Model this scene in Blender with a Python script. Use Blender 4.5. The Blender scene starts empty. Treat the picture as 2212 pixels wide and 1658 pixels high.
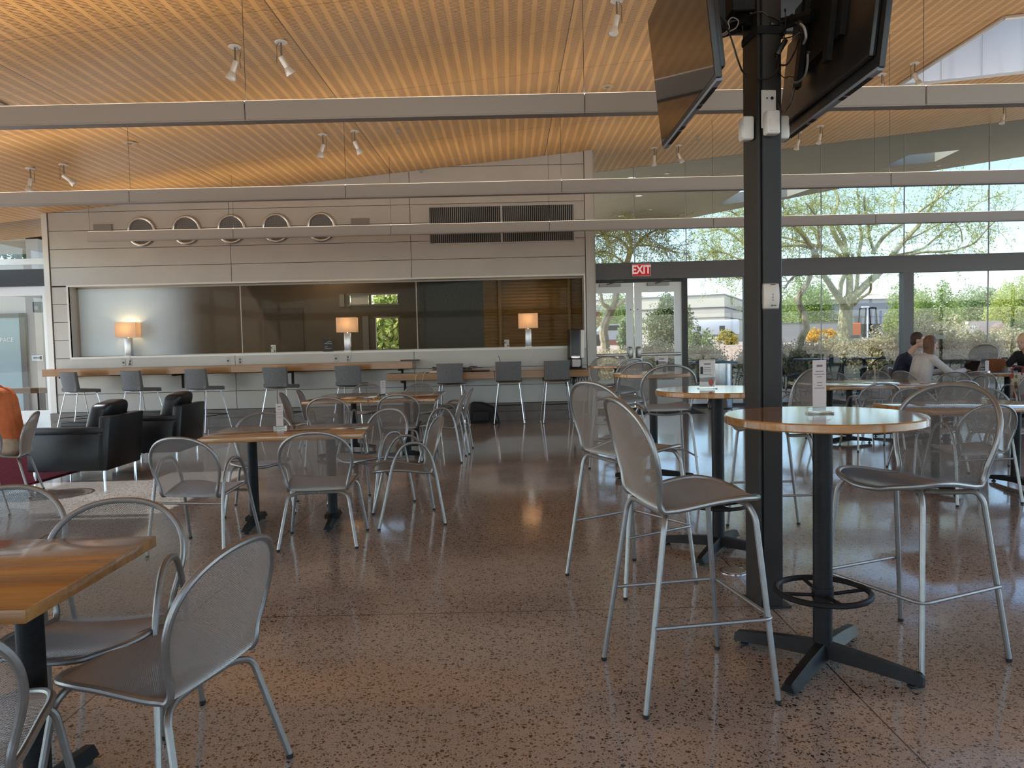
import bpy, bmesh, math, random
from mathutils import Vector, Matrix, Euler, geometry
from math import sin, cos, pi, sqrt, atan2, radians
random.seed(7)
sc = bpy.context.scene
col = sc.collection

# ------------------------------------------------------------------ camera model
FPX, PITCH, ROLL, CAMH = 1640.0, -0.0535, -0.0226, 1.385
_d = Vector((0, cos(PITCH), sin(PITCH)))
_r0 = Vector((1, 0, 0)); _u0 = _r0.cross(_d)
_r = cos(ROLL)*_r0 + sin(ROLL)*_u0
_u = -sin(ROLL)*_r0 + cos(ROLL)*_u0
CAM = Vector((0, 0, CAMH))
def ray(px, py):
    return _d + ((px-1106)/FPX)*_r + ((829-py)/FPX)*_u
def at(px, py, Y):
    v = ray(px, py); return CAM + v*(Y/v.y)
def atz(px, py, z=0.0):
    v = ray(px, py); return CAM + v*((z-CAMH)/v.z)
cd = bpy.data.cameras.new('camera'); cam = bpy.data.objects.new('camera', cd); col.objects.link(cam)
cd.sensor_fit = 'HORIZONTAL'; cd.sensor_width = 36; cd.lens = FPX/2212*36
cd.clip_start = 0.05; cd.clip_end = 500
M = Matrix((( _r.x, _u.x, -_d.x, 0), (_r.y, _u.y, -_d.y, 0), (_r.z, _u.z, -_d.z, CAMH), (0, 0, 0, 1)))
cam.matrix_world = M
sc.camera = cam

# ------------------------------------------------------------------ mesh helpers
def catmull(pts, n=8, closed=False):
    P = [Vector(p) for p in pts]; out = []
    N = len(P); rng = N if closed else N-1
    for i in range(rng):
        if closed: p0, p1, p2, p3 = P[(i-1) % N], P[i], P[(i+1) % N], P[(i+2) % N]
        else:
            p1, p2 = P[i], P[i+1]
            p0 = P[i-1] if i > 0 else p1*2-p2
            p3 = P[i+2] if i+2 < N else p2*2-p1
        for k in range(n):
            t = k/n
            out.append(0.5*((2*p1)+(p2-p0)*t+(2*p0-5*p1+4*p2-p3)*t*t+(-p0+3*p1-3*p2+p3)*t**3))
    if not closed: out.append(P[-1].copy())
    return out
def fillet(pts, r, n=5):
    P = [Vector(p) for p in pts]; out = [P[0]]
    for i in range(1, len(P)-1):
        a, b, c = P[i-1], P[i], P[i+1]
        rr = min(r, (a-b).length*.45, (c-b).length*.45)
        s = b+(a-b).normalized()*rr; e = b+(c-b).normalized()*rr
        for k in range(n+1):
            t = k/n; out.append((1-t)**2*s+2*t*(1-t)*b+t*t*e)
    out.append(P[-1]); return out
class MB:
    def __init__(s): s.v = []; s.f = []; s.m = []
    def add(s, v, f, m=0):
        o = len(s.v); s.v += [tuple(p) for p in v]; s.f += [tuple(i+o for i in q) for q in f]; s.m += [m]*len(f)
        return s
    def box(s, x0, x1, y0, y1, z0, z1, m=0, T=None):
        v = [Vector(p) for p in ((x0,y0,z0),(x1,y0,z0),(x1,y1,z0),(x0,y1,z0),(x0,y0,z1),(x1,y0,z1),(x1,y1,z1),(x0,y1,z1))]
        if T is not None: v = [T @ p for p in v]
        return s.add(v, [(0,3,2,1),(4,5,6,7),(0,1,5,4),(1,2,6,5),(2,3,7,6),(3,0,4,7)], m)
    def bm(s, bm, m=0, T=None):
        bm.verts.index_update()
        s.add([(T @ v.co) if T is not None else v.co.copy() for v in bm.verts], [[v.index for v in f.verts] for f in bm.faces], m)
        bm.free(); return s
    def rbox(s, x0, x1, y0, y1, z0, z1, r=.01, seg=2, m=0, T=None, sub=0, fn=None):
        bm = bmesh.new(); bmesh.ops.create_cube(bm, size=1)
        bmesh.ops.scale(bm, vec=(x1-x0, y1-y0, z1-z0), verts=bm.verts)
        bmesh.ops.translate(bm, vec=((x0+x1)/2, (y0+y1)/2, (z0+z1)/2), verts=bm.verts)
        if sub: bmesh.ops.subdivide_edges(bm, edges=bm.edges[:], cuts=sub, use_grid_fill=True)
        if fn:
            for v in bm.verts: v.co = fn(v.co)
        if r > 0:
            ed = [e for e in bm.edges if len(e.link_faces) == 2 and e.calc_face_angle(0) > .6]
            bmesh.ops.bevel(bm, geom=ed, offset=r, segments=seg, profile=.5, affect='EDGES', clamp_overlap=True)
        return s.bm(bm, m, T)
    def tube(s, pts, r, n=10, closed=False, caps=True, m=0):
        P = [Vector(p) for p in pts]; N = len(P)
        rad = r if isinstance(r, (list, tuple)) else [r]*N
        tg = []
        for i in range(N):
            a = P[(i-1) % N] if (closed or i > 0) else P[i]
            b = P[(i+1) % N] if (closed or i < N-1) else P[i]
            t = (b-a); tg.append(t.normalized() if t.length > 1e-9 else Vector((0,0,1)))
        t0 = tg[0]; ref = Vector((0,0,1)) if abs(t0.z) < .9 else Vector((1,0,0))
        nrm = (ref - t0*ref.dot(t0)).normalized(); vs = []
        for i in range(N):
            t = tg[i]; nrm = (nrm - t*nrm.dot(t)); nrm = nrm.normalized() if nrm.length > 1e-6 else Vector((1,0,0))
            b = t.cross(nrm)
            for k in range(n):
                a = 2*pi*k/n; vs.append(P[i]+(nrm*cos(a)+b*sin(a))*rad[i])
        fs = []
        for i in range(N if closed else N-1):
            j = (i+1) % N
            for k in range(n):
                k2 = (k+1) % n; fs.append((i*n+k, i*n+k2, j*n+k2, j*n+k))
        if caps and not closed:
            fs.append(tuple(range(n-1, -1, -1))); fs.append(tuple((N-1)*n+k for k in range(n)))
        return s.add(vs, fs, m)
    def lathe(s, prof, c=(0,0,0), n=32, m=0, T=None):
        vs = []; fs = []; c = Vector(c)
        for (r, z) in prof:
            for k in range(n):
                a = 2*pi*k/n; p = Vector((r*cos(a), r*sin(a), z))
                vs.append(c+((T @ p) if T is not None else p))
        for i in range(len(prof)-1):
            for k in range(n):
                k2 = (k+1) % n; fs.append((i*n+k, i*n+k2, (i+1)*n+k2, (i+1)*n+k))
        fs.append(tuple(range(n-1,-1,-1))); fs.append(tuple((len(prof)-1)*n+k for k in range(n)))
        return s.add(vs, fs, m)
    def prism(s, poly, z0, z1, m=0, T=None):
        n = len(poly); v = [Vector((p[0],p[1],z0)) for p in poly]+[Vector((p[0],p[1],z1)) for p in poly]
        if T is not None: v = [T @ p for p in v]
        return s.add(v, [tuple(range(n-1,-1,-1)), tuple(range(n,2*n))]+[(i,(i+1)%n,n+(i+1)%n,n+i) for i in range(n)], m)
    def ball(s, c, r, sc_=(1,1,1), n=12, m=0, T=None):
        vs = []; fs = []; c = Vector(c); h = max(4, n//2)
        for i in range(h+1):
            th = pi*i/h
            for k in range(n):
                a = 2*pi*k/n; p = Vector((r*sc_[0]*sin(th)*cos(a), r*sc_[1]*sin(th)*sin(a), r*sc_[2]*cos(th)))
                vs.append(c+((T @ p) if T is not None else p))
        for i in range(h):
            for k in range(n):
                k2 = (k+1) % n; fs.append((i*n+k, (i+1)*n+k, (i+1)*n+k2, i*n+k2))
        return s.add(vs, fs, m)
    def pillow(s, cx, cy, cz_, rx, ry, rz, e=.35, n=40, fn=None):
        """rounded cushion (superellipsoid)"""
        sg = lambda c, p: (abs(c)**p)*(1 if c >= 0 else -1); vs = []; fs = []; h = n//2
        for i in range(h+1):
            ph = -pi/2+pi*i/h
            for k in range(n):
                a = 2*pi*k/n; v = Vector((cx+rx*sg(cos(ph),e)*sg(cos(a),e), cy+ry*sg(cos(ph),e)*sg(sin(a),e), cz_+rz*sg(sin(ph),e))); vs.append(fn(v) if fn else v)
        for i in range(h):
            for k in range(n): fs.append((i*n+k, i*n+(k+1) % n, (i+1)*n+(k+1) % n, (i+1)*n+k))
        return s.add(vs, fs)
    def capsule(s, a, b, ra, rb, n=12, m=0):
        a = Vector(a); b = Vector(b); d = b-a; L = d.length or 1e-6; d = d/L; pts = []; rr = []
        for k in range(5):
            t = (k/4)*pi/2; pts.append(a-d*ra*cos(t)); rr.append(max(ra*sin(t), 1e-4))
        for k in range(5):
            t = (k/4)*pi/2; pts.append(b+d*rb*sin(t)); rr.append(max(rb*cos(t), 1e-4))
        return s.tube(pts, rr, n, m=m)
    def mesh(s, name, mats, smooth=True, ang=28, merge=0):
        me = bpy.data.meshes.new(name); me.from_pydata(s.v, [], s.f)
        mats = mats if isinstance(mats, (list, tuple)) else [mats]
        for q in mats: me.materials.append(q)
        if len(mats) > 1: me.polygons.foreach_set('material_index', s.m)
        me.update()
        if merge:
            b = bmesh.new(); b.from_mesh(me); bmesh.ops.remove_doubles(b, verts=b.verts, dist=merge); b.to_mesh(me); b.free()
        if smooth:
            me.polygons.foreach_set('use_smooth', [True]*len(me.polygons))
            try: me.set_sharp_from_angle(angle=radians(ang))
            except Exception: pass
        return me
    def build(s, name, mats, parent=None, loc=None, smooth=True, ang=28, merge=0):
        return link(name, s.mesh(name, mats, smooth, ang, merge), parent, loc)
def link(name, data, parent=None, loc=None):
    o = bpy.data.objects.new(name, data); col.objects.link(o)
    if parent is not None: o.parent = parent
    if loc is not None: o.location = loc
    return o
def tag(o, label=None, cat=None, group=None, kind=None):
    if label: o['label'] = label
    if cat: o['category'] = cat
    if group: o['group'] = group
    if kind: o['kind'] = kind
    return o
def thing(name, label, cat, loc=(0,0,0), rz=0, group=None):
    o = bpy.data.objects.new(name, None); col.objects.link(o); o.empty_display_size = .1
    o.location = loc; o.rotation_euler = (0,0,rz)
    return tag(o, label, cat, group)
def struct(o): o['kind'] = 'structure'; return o
KIDS = {}
def kids(o):
    return [c for c in col.objects if c.parent is o]
def dup(root, loc, rz, label, group=None, tree=None):
    r = root.copy(); col.objects.link(r); r.location = loc; r.rotation_euler = (0,0,rz); r['label'] = label
    if group: r['group'] = group
    for ch, subs in tree:
        c = ch.copy(); col.objects.link(c); c.parent = r
        for g in subs:
            d = g.copy(); col.objects.link(d); d.parent = c
    return r
def tree_of(root): return [(c, kids(c)) for c in kids(root)]
def face(fx, fy): return atan2(-fx, fy)

# ------------------------------------------------------------------ materials
def nt(name):
    m = bpy.data.materials.new(name); m.use_nodes = True; t = m.node_tree
    b = t.nodes['Principled BSDF']; return m, t, b
def N(t, typ, **kw):
    n = t.nodes.new(typ)
    for k, v in kw.items():
        if k in n.inputs.keys(): n.inputs[k].default_value = v
        else: setattr(n, k, v)
    return n
def L(t, a, b): t.links.new(a, b)
def c4(c): return (c[0], c[1], c[2], 1)
def mat(name, c, rough=.5, metal=0, noise=0, nscale=20, spec=.5, coat=0, bump=0, bscale=60):
    m, t, b = nt(name)
    b.inputs['Base Color'].default_value = c4(c); b.inputs['Roughness'].default_value = rough
    b.inputs['Metallic'].default_value = metal; b.inputs['Specular IOR Level'].default_value = spec
    b.inputs['Coat Weight'].default_value = coat
    tc = N(t, 'ShaderNodeTexCoord')
    if noise:
        nz = N(t, 'ShaderNodeTexNoise', Scale=nscale, Detail=4.0); L(t, tc.outputs['Object'], nz.inputs['Vector'])
        r = N(t, 'ShaderNodeValToRGB'); r.color_ramp.elements[0].position = .3; r.color_ramp.elements[1].position = .7
        r.color_ramp.elements[0].color = c4([max(0, x*(1-noise)) for x in c]); r.color_ramp.elements[1].color = c4([min(1, x*(1+noise)) for x in c])
        L(t, nz.outputs['Fac'], r.inputs['Fac']); L(t, r.outputs['Color'], b.inputs['Base Color'])
    if bump:
        n2 = N(t, 'ShaderNodeTexNoise', Scale=bscale, Detail=3.0); L(t, tc.outputs['Object'], n2.inputs['Vector'])
        bp = N(t, 'ShaderNodeBump', Strength=bump, Distance=.01); L(t, n2.outputs['Fac'], bp.inputs['Height']); L(t, bp.outputs['Normal'], b.inputs['Normal'])
    return m
def leafmat(name, c1, c2, trans=.3):
    m, t, b = nt(name)
    g = N(t, 'ShaderNodeNewGeometry'); r = N(t, 'ShaderNodeValToRGB')
    r.color_ramp.elements[0].color = c4(c1); r.color_ramp.elements[1].color = c4(c2)
    L(t, g.outputs['Random Per Island'], r.inputs['Fac']); L(t, r.outputs['Color'], b.inputs['Base Color'])
    b.inputs['Roughness'].default_value = .6; b.inputs['Specular IOR Level'].default_value = .2
    tr = N(t, 'ShaderNodeBsdfTranslucent'); L(t, r.outputs['Color'], tr.inputs['Color'])
    mx = N(t, 'ShaderNodeMixShader', Fac=trans); L(t, b.outputs[0], mx.inputs[1]); L(t, tr.outputs[0], mx.inputs[2])
    L(t, mx.outputs[0], t.nodes['Material Output'].inputs['Surface']); return m
def woodmat(name, c1, c2, rough=.2, axis='X', strip=.09, coat=.3):
    m, t, b = nt(name)
    tc = N(t, 'ShaderNodeTexCoord'); mp = N(t, 'ShaderNodeMapping')
    s = {'X': (1.2, 14, 14), 'Y': (14, 1.2, 14), 'Z': (14, 14, 1.2)}[axis]; mp.inputs['Scale'].default_value = s
    L(t, tc.outputs['Object'], mp.inputs['Vector'])
    nz = N(t, 'ShaderNodeTexNoise', Scale=2.2, Detail=6.0, Distortion=.5); L(t, mp.outputs['Vector'], nz.inputs['Vector'])
    # glued staves: a random tone per stave
    sp = N(t, 'ShaderNodeSeparateXYZ'); L(t, tc.outputs['Object'], sp.inputs[0])
    dv = N(t, 'ShaderNodeMath', operation='DIVIDE'); L(t, sp.outputs[{'X': 'Y', 'Y': 'X', 'Z': 'X'}[axis]], dv.inputs[0]); dv.inputs[1].default_value = strip
    fl = N(t, 'ShaderNodeMath', operation='FLOOR'); L(t, dv.outputs[0], fl.inputs[0])
    wn = N(t, 'ShaderNodeTexWhiteNoise', noise_dimensions='1D'); L(t, fl.outputs[0], wn.inputs['W'])
    mr = N(t, 'ShaderNodeMath', operation='MULTIPLY_ADD'); L(t, wn.outputs['Value'], mr.inputs[0]); mr.inputs[1].default_value = .35
    L(t, nz.outputs['Fac'], mr.inputs[2])
    r = N(t, 'ShaderNodeValToRGB'); r.color_ramp.elements[0].position = .35; r.color_ramp.elements[1].position = .95
    r.color_ramp.elements[0].color = c4(c1); r.color_ramp.elements[1].color = c4(c2)
    L(t, mr.outputs[0], r.inputs['Fac']); L(t, r.outputs['Color'], b.inputs['Base Color'])
    b.inputs['Roughness'].default_value = rough; b.inputs['Coat Weight'].default_value = coat; b.inputs['Coat Roughness'].default_value = .08
    return m
def glassmat(name, tint=(.95,.97,.97), ior=1.5, gl=1.0, rough=0.0):
    m, t, b = nt(name); t.nodes.remove(b)
    tr = N(t, 'ShaderNodeBsdfTransparent'); tr.inputs['Color'].default_value = c4(tint)
    g = N(t, 'ShaderNodeBsdfGlossy', Roughness=rough); g.inputs['Color'].default_value = (gl, gl, gl, 1)
    fr = N(t, 'ShaderNodeFresnel', IOR=ior); mx = N(t, 'ShaderNodeMixShader')
    L(t, fr.outputs[0], mx.inputs[0]); L(t, tr.outputs[0], mx.inputs[1]); L(t, g.outputs[0], mx.inputs[2])
    L(t, mx.outputs[0], t.nodes['Material Output'].inputs['Surface']); return m
def emit(name, c, s):
    m, t, b = nt(name); b.inputs['Base Color'].default_value = c4(c)
    b.inputs['Emission Color'].default_value = c4(c); b.inputs['Emission Strength'].default_value = s; return m

ALU = mat('brushed_aluminium', (.27,.268,.265), .40, .75, noise=.08, nscale=30)
MESHM = mat('expanded_metal', (.34,.33,.32), .42, .7)
CHROME = mat('chrome', (.75,.75,.75), .12, 1)
BLACKM = mat('black_cast_iron', (.009,.0095,.0105), .5, 0, spec=.22, noise=.3, bump=.15, bscale=120)
RUBBER = mat('black_rubber', (.01,.01,.01), .7)
WOOD = woodmat('maple_tabletop', (.27,.125,.035), (.44,.225,.075), .10, 'X', .045, .5)
WOODE = woodmat('maple_counter', (.24,.108,.028), (.33,.155,.042), .25, 'X', .2)
LEATHER = mat('black_leather', (.005,.005,.0055), .36, 0, spec=.4, bump=.12, bscale=90)
GREYFAB = mat('grey_fabric', (.15,.155,.16), .95, 0, noise=.45, nscale=150, spec=.1, bump=.3, bscale=300)
PANEL = mat('wall_panel', (.35,.33,.305), .36, .25, noise=.05, nscale=1.5)
TRIMM = mat('pale_metal_trim', (.50,.48,.455), .35, .3)
SEAM = mat('dark_seam', (.035,.03,.028), .8)
BEAMM = mat('grey_pendant_metal', (.33,.31,.295), .42, .3)
COLM = mat('dark_grey_steel', (.030,.029,.028), .48, .0, spec=.3, noise=.08, nscale=3)
DARKFRAME = mat('dark_grey_frame', (.115,.118,.125), .42, .3)
BLACKFRAME = mat('black_frame', (.018,.018,.02), .4, .2)
ALUDOOR = mat('anodised_door', (.46,.46,.46), .36, .6)
CONC = mat('concrete', (.17,.155,.135), .6, 0, noise=.18, nscale=5)
PLASTW = mat('white_plastic', (.70,.69,.66), .35)
PLASTB = mat('black_plastic', (.012,.012,.013), .35)
PLASTG = mat('grey_plastic', (.16,.155,.15), .5)
SCREEN = mat('dark_screen', (.006,.005,.005), .05, 0, spec=.8)
PAPER = mat('white_paper', (.55,.50,.49), .7)
INK = mat('grey_print', (.16,.13,.13), .8)
BLACKCARD = mat('black_card', (.012,.011,.011), .5)
CHALK = mat('white_chalk', (.8,.8,.78), .9)
ACRYL = glassmat('clear_acrylic', (.97,.98,.98), 1.45)
GLASS = glassmat('window_glass', (.93,.965,.955), 1.45)
GLASSF = glassmat('tinted_front_glass', (.37,.415,.435), 1.5)
BROWNBAND = mat('brown_card_sleeve', (.22,.10,.045), .8)
SOFFIT = mat('soffit_board', (.37,.34,.26), .6, 0, noise=.05, nscale=2)
CONCOUT = mat('patio_concrete', (.62,.55,.46), .9, 0, noise=.1, nscale=2)
GRAVEL = mat('desert_gravel', (.42,.31,.24), .95, 0, noise=.35, nscale=9)

def floor_mat():
    m, t, b = nt('terrazzo')
    tc = N(t, 'ShaderNodeTexCoord'); P = tc.outputs['Object']
    wob = N(t, 'ShaderNodeTexNoise', Scale=22.0, Detail=2.0); L(t, P, wob.inputs['Vector'])
    mad = N(t, 'ShaderNodeVectorMath', operation='MULTIPLY_ADD'); L(t, wob.outputs['Color'], mad.inputs[0]); mad.inputs[1].default_value = (.022,.022,0); L(t, P, mad.inputs[2])
    flat = N(t, 'ShaderNodeVectorMath', operation='MULTIPLY'); L(t, mad.outputs[0], flat.inputs[0]); flat.inputs[1].default_value = (1,1,0)
    cur = None
    base = N(t, 'ShaderNodeTexNoise', Scale=1.1, Detail=5.0); L(t, P, base.inputs['Vector'])
    br = N(t, 'ShaderNodeValToRGB'); L(t, base.outputs['Fac'], br.inputs['Fac'])
    br.color_ramp.elements[0].position = .3; br.color_ramp.elements[1].position = .72
    br.color_ramp.elements[0].color = (.315,.272,.235,1); br.color_ramp.elements[1].color = (.425,.375,.33,1)
    fine = N(t, 'ShaderNodeTexNoise', Scale=160.0, Detail=2.0); L(t, P, fine.inputs['Vector'])
    fm = N(t, 'ShaderNodeMapRange'); L(t, fine.outputs['Fac'], fm.inputs['Value']); fm.inputs['From Min'].default_value = .3; fm.inputs['From Max'].default_value = .7; fm.inputs['To Min'].default_value = .78; fm.inputs['To Max'].default_value = 1.22
    mul = N(t, 'ShaderNodeMix', data_type='RGBA', blend_type='MULTIPLY'); mul.inputs[0].default_value = 1
    L(t, br.outputs['Color'], mul.inputs[6]); L(t, fm.outputs[0], mul.inputs[7]); cur = mul.outputs[2]
    for (s, thr, keep, dark) in ((60.0, .14, .54, 1.0), (100.0, .15, .44, 1.0), (190.0, .2, .5, .8)):
        v1 = N(t, 'ShaderNodeTexVoronoi', Scale=s, feature='DISTANCE_TO_EDGE'); L(t, flat.outputs[0], v1.inputs['Vector'])
        v2 = N(t, 'ShaderNodeTexVoronoi', Scale=s, feature='F1'); L(t, flat.outputs[0], v2.inputs['Vector'])
        sepc = N(t, 'ShaderNodeSeparateColor'); L(t, v2.outputs['Color'], sepc.inputs[0])
        a = N(t, 'ShaderNodeMath', operation='GREATER_THAN'); L(t, sepc.outputs[0], a.inputs[0]); a.inputs[1].default_value = keep
        th = N(t, 'ShaderNodeMath', operation='MULTIPLY_ADD'); L(t, sepc.outputs[1], th.inputs[0]); th.inputs[1].default_value = .16; th.inputs[2].default_value = thr
        e = N(t, 'ShaderNodeMath', operation='GREATER_THAN'); L(t, v1.outputs['Distance'], e.inputs[0]); L(t, th.outputs[0], e.inputs[1])
        k = N(t, 'ShaderNodeMath', operation='MULTIPLY'); L(t, a.outputs[0], k.inputs[0]); L(t, e.outputs[0], k.inputs[1])
        cr = N(t, 'ShaderNodeValToRGB'); L(t, sepc.outputs[2], cr.inputs['Fac']); el = cr.color_ramp.elements
        el[0].color = (.024,.017,.013,1); el[1].color = (.19,.145,.11,1); q = el.new(.5); q.color = (.050,.034,.025,1); q = el.new(.8); q.color = (.095,.055,.040,1)
        mx = N(t, 'ShaderNodeMix', data_type='RGBA'); kk = N(t, 'ShaderNodeMath', operation='MULTIPLY'); L(t, k.outputs[0], kk.inputs[0]); kk.inputs[1].default_value = dark
        L(t, kk.outputs[0], mx.inputs[0]); L(t, cur, mx.inputs[6]); L(t, cr.outputs['Color'], mx.inputs[7]); cur = mx.outputs[2]
    sp = N(t, 'ShaderNodeSeparateXYZ'); L(t, P, sp.inputs[0]); mask = None
    for ax, o, per in (('X', -1.715, 3.02), ('Y', 3.86, 3.17)):
        ad = N(t, 'ShaderNodeMath', operation='ADD'); L(t, sp.outputs[ax], ad.inputs[0]); ad.inputs[1].default_value = -o+per*40+per/2
        md = N(t, 'ShaderNodeMath', operation='MODULO'); L(t, ad.outputs[0], md.inputs[0]); md.inputs[1].default_value = per
        su = N(t, 'ShaderNodeMath', operation='SUBTRACT'); L(t, md.outputs[0], su.inputs[0]); su.inputs[1].default_value = per/2
        ab = N(t, 'ShaderNodeMath', operation='ABSOLUTE'); L(t, su.outputs[0], ab.inputs[0])
        lt = N(t, 'ShaderNodeMath', operation='LESS_THAN'); L(t, ab.outputs[0], lt.inputs[0]); lt.inputs[1].default_value = .0032
        if mask is None: mask = lt.outputs[0]
        else:
            mm = N(t, 'ShaderNodeMath', operation='MAXIMUM'); L(t, mask, mm.inputs[0]); L(t, lt.outputs[0], mm.inputs[1]); mask = mm.outputs[0]
    mx = N(t, 'ShaderNodeMix', data_type='RGBA'); L(t, mask, mx.inputs[0]); L(t, cur, mx.inputs[6]); mx.inputs[7].default_value = (.04,.028,.022,1)
    L(t, mx.outputs[2], b.inputs['Base Color'])
    b.inputs['Roughness'].default_value = .14; b.inputs['Specular IOR Level'].default_value = .5
    rn = N(t, 'ShaderNodeTexNoise', Scale=.9, Detail=3.0); L(t, P, rn.inputs['Vector'])
    rr = N(t, 'ShaderNodeMapRange'); L(t, rn.outputs['Fac'], rr.inputs['Value']); rr.inputs['To Min'].default_value = .07; rr.inputs['To Max'].default_value = .16; b.inputs['Coat Weight'].default_value = .35; b.inputs['Coat Roughness'].default_value = .05; L(t, rr.outputs[0], b.inputs['Roughness'])
    bp = N(t, 'ShaderNodeBump', Strength=.04, Distance=.004); b2 = N(t, 'ShaderNodeTexNoise', Scale=14.0, Detail=2.0); L(t, P, b2.inputs['Vector'])
    L(t, b2.outputs['Fac'], bp.inputs['Height']); L(t, bp.outputs['Normal'], b.inputs['Normal'])
    return m
def ceil_mat():
    m, t, b = nt('slotted_maple_ceiling')
    tc = N(t, 'ShaderNodeTexCoord'); P = tc.outputs['Object']; sp = N(t, 'ShaderNodeSeparateXYZ'); L(t, P, sp.inputs[0])
    def frac(ax, per, off):
        ad = N(t, 'ShaderNodeMath', operation='ADD'); L(t, sp.outputs[ax], ad.inputs[0]); ad.inputs[1].default_value = off+per*400
        md = N(t, 'ShaderNodeMath', operation='MODULO'); L(t, ad.outputs[0], md.inputs[0]); md.inputs[1].default_value = per; return md.outputs[0]
    def cmp(v, op, x):
        n = N(t, 'ShaderNodeMath', operation=op); L(t, v, n.inputs[0]); n.inputs[1].default_value = x; return n.outputs[0]
    def mul(a, c):
        n = N(t, 'ShaderNodeMath', operation='MULTIPLY'); L(t, a, n.inputs[0]); L(t, c, n.inputs[1]); return n.outputs[0]
    sx = cmp(frac('X', .1365, 0.0), 'GREATER_THAN', .046)
    sy = cmp(frac('Y', .026, 0.0), 'LESS_THAN', .0088)
    slot = mul(sx, sy)
    jx = cmp(frac('X', 2.73, 2.06), 'LESS_THAN', .010); jy = cmp(frac('Y', 1.235, .53), 'LESS_THAN', .008)
    j = N(t, 'ShaderNodeMath', operation='MAXIMUM'); L(t, jx, j.inputs[0]); jj = N(t, 'ShaderNodeMath', operation='MULTIPLY'); L(t, jy, jj.inputs[0]); jj.inputs[1].default_value = .7; L(t, jj.outputs[0], j.inputs[1])
    mp = N(t, 'ShaderNodeMapping'); mp.inputs['Scale'].default_value = (9, .8, 1); L(t, P, mp.inputs['Vector'])
    nz = N(t, 'ShaderNodeTexNoise', Scale=2.0, Detail=5.0); L(t, mp.outputs['Vector'], nz.inputs['Vector'])
    r = N(t, 'ShaderNodeValToRGB'); r.color_ramp.elements[0].position = .3; r.color_ramp.elements[1].position = .7
    r.color_ramp.elements[0].color = (.52,.268,.080,1); r.color_ramp.elements[1].color = (.63,.345,.115,1); L(t, nz.outputs['Fac'], r.inputs['Fac'])
    m1 = N(t, 'ShaderNodeMix', data_type='RGBA'); L(t, slot, m1.inputs[0]); L(t, r.outputs['Color'], m1.inputs[6]); m1.inputs[7].default_value = (.05,.022,.008,1)
    m2 = N(t, 'ShaderNodeMix', data_type='RGBA'); L(t, j.outputs[0], m2.inputs[0]); L(t, m1.outputs[2], m2.inputs[6]); m2.inputs[7].default_value = (.06,.03,.012,1)
    L(t, m2.outputs[2], b.inputs['Base Color']); b.inputs['Roughness'].default_value = .42
    return m
FLOORM = floor_mat(); CEILM = ceil_mat()

# ================================================================== THE SETTING
def cz(x, y): return 4.654+.0917*x+.0128*(y-13.75)
def ceil_at(px, py):
    v = ray(px, py); t = (4.654-.0128*13.75-CAMH)/(v.z-.0917*v.x-.0128*v.y); return CAM+v*t
YB = 13.75                                   # back wall face
def GY(x): return 15.75-.034*(x-1.6)         # glass line
XL, XR, YN = -10.5, 16.0, -6.5

# floor
b = MB(); b.add([(XL,YN,0),(XR,YN,0),(XR,GY(XR)+.1,0),(1.5,GY(1.5)+.1,0),(1.5,14.2,0),(XL,14.2,0)], [(0,1,2,3,4,5)])
struct(b.build('floor', FLOORM, smooth=False))

def slab(poly, holes, zt):
    """ceiling slab: underside following cz with holes, plus an upper face"""
    b = MB(); pts = [Vector((p[0],p[1],0)) for p in poly]; allp = [pts]+[[Vector((p[0],p[1],0)) for p in h] for h in holes]
    flat = [p for l in allp for p in l]
    tri = geometry.tessellate_polygon(allp)
    lo = [(p.x,p.y,cz(p.x,p.y)) for p in flat]; hi = [(p.x,p.y,cz(p.x,p.y)+zt) for p in flat]
    b.add(lo, tri); b.add(hi, [t[::-1] for t in tri])
    for l in allp:
        n = len(l)
        for i in range(n):
            p, q = l[i], l[(i+1) % n]
            b.add([(p.x,p.y,cz(p.x,p.y)),(q.x,q.y,cz(q.x,q.y)),(q.x,q.y,cz(q.x,q.y)+zt),(p.x,p.y,cz(p.x,p.y)+zt)], [(0,1,2,3)])
    return b
SK1 = [(5.97,9.27),(8.35,9.27),(8.35,11.80),(5.97,11.76)]      # right skylight
SK2 = [(-7.9,6.0),(-5.43,6.0),(-5.43,8.42),(-7.9,8.42)]          # left skylight
SK3 = [(-6.5,-3.5),(-4.2,-3.5),(-4.2,-1.1),(-6.5,-1.1)]        # behind the viewer, same row
SK4 = [(2.0,-3.5),(4.4,-3.5),(4.4,-1.1),(2.0,-1.1)]
struct(slab([(XL,YN),(XR,YN),(XR,GY(XR)),(1.3,GY(1.3)),(XL,GY(1.3))], [SK1,SK2,SK3,SK4,[(-8.2,14.3),(-5.7,14.3),(-5.7,15.4),(-8.2,15.4)]], .3).build('ceiling', CEILM, smooth=False))  # last opening, over the corridor, added to light the graded sheet
SHAFT = mat('white_shaft_board', (.80,.82,.84), .5)
SKYGL = glassmat('skylight_glass', (.40,.47,.56), 1.4)
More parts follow.
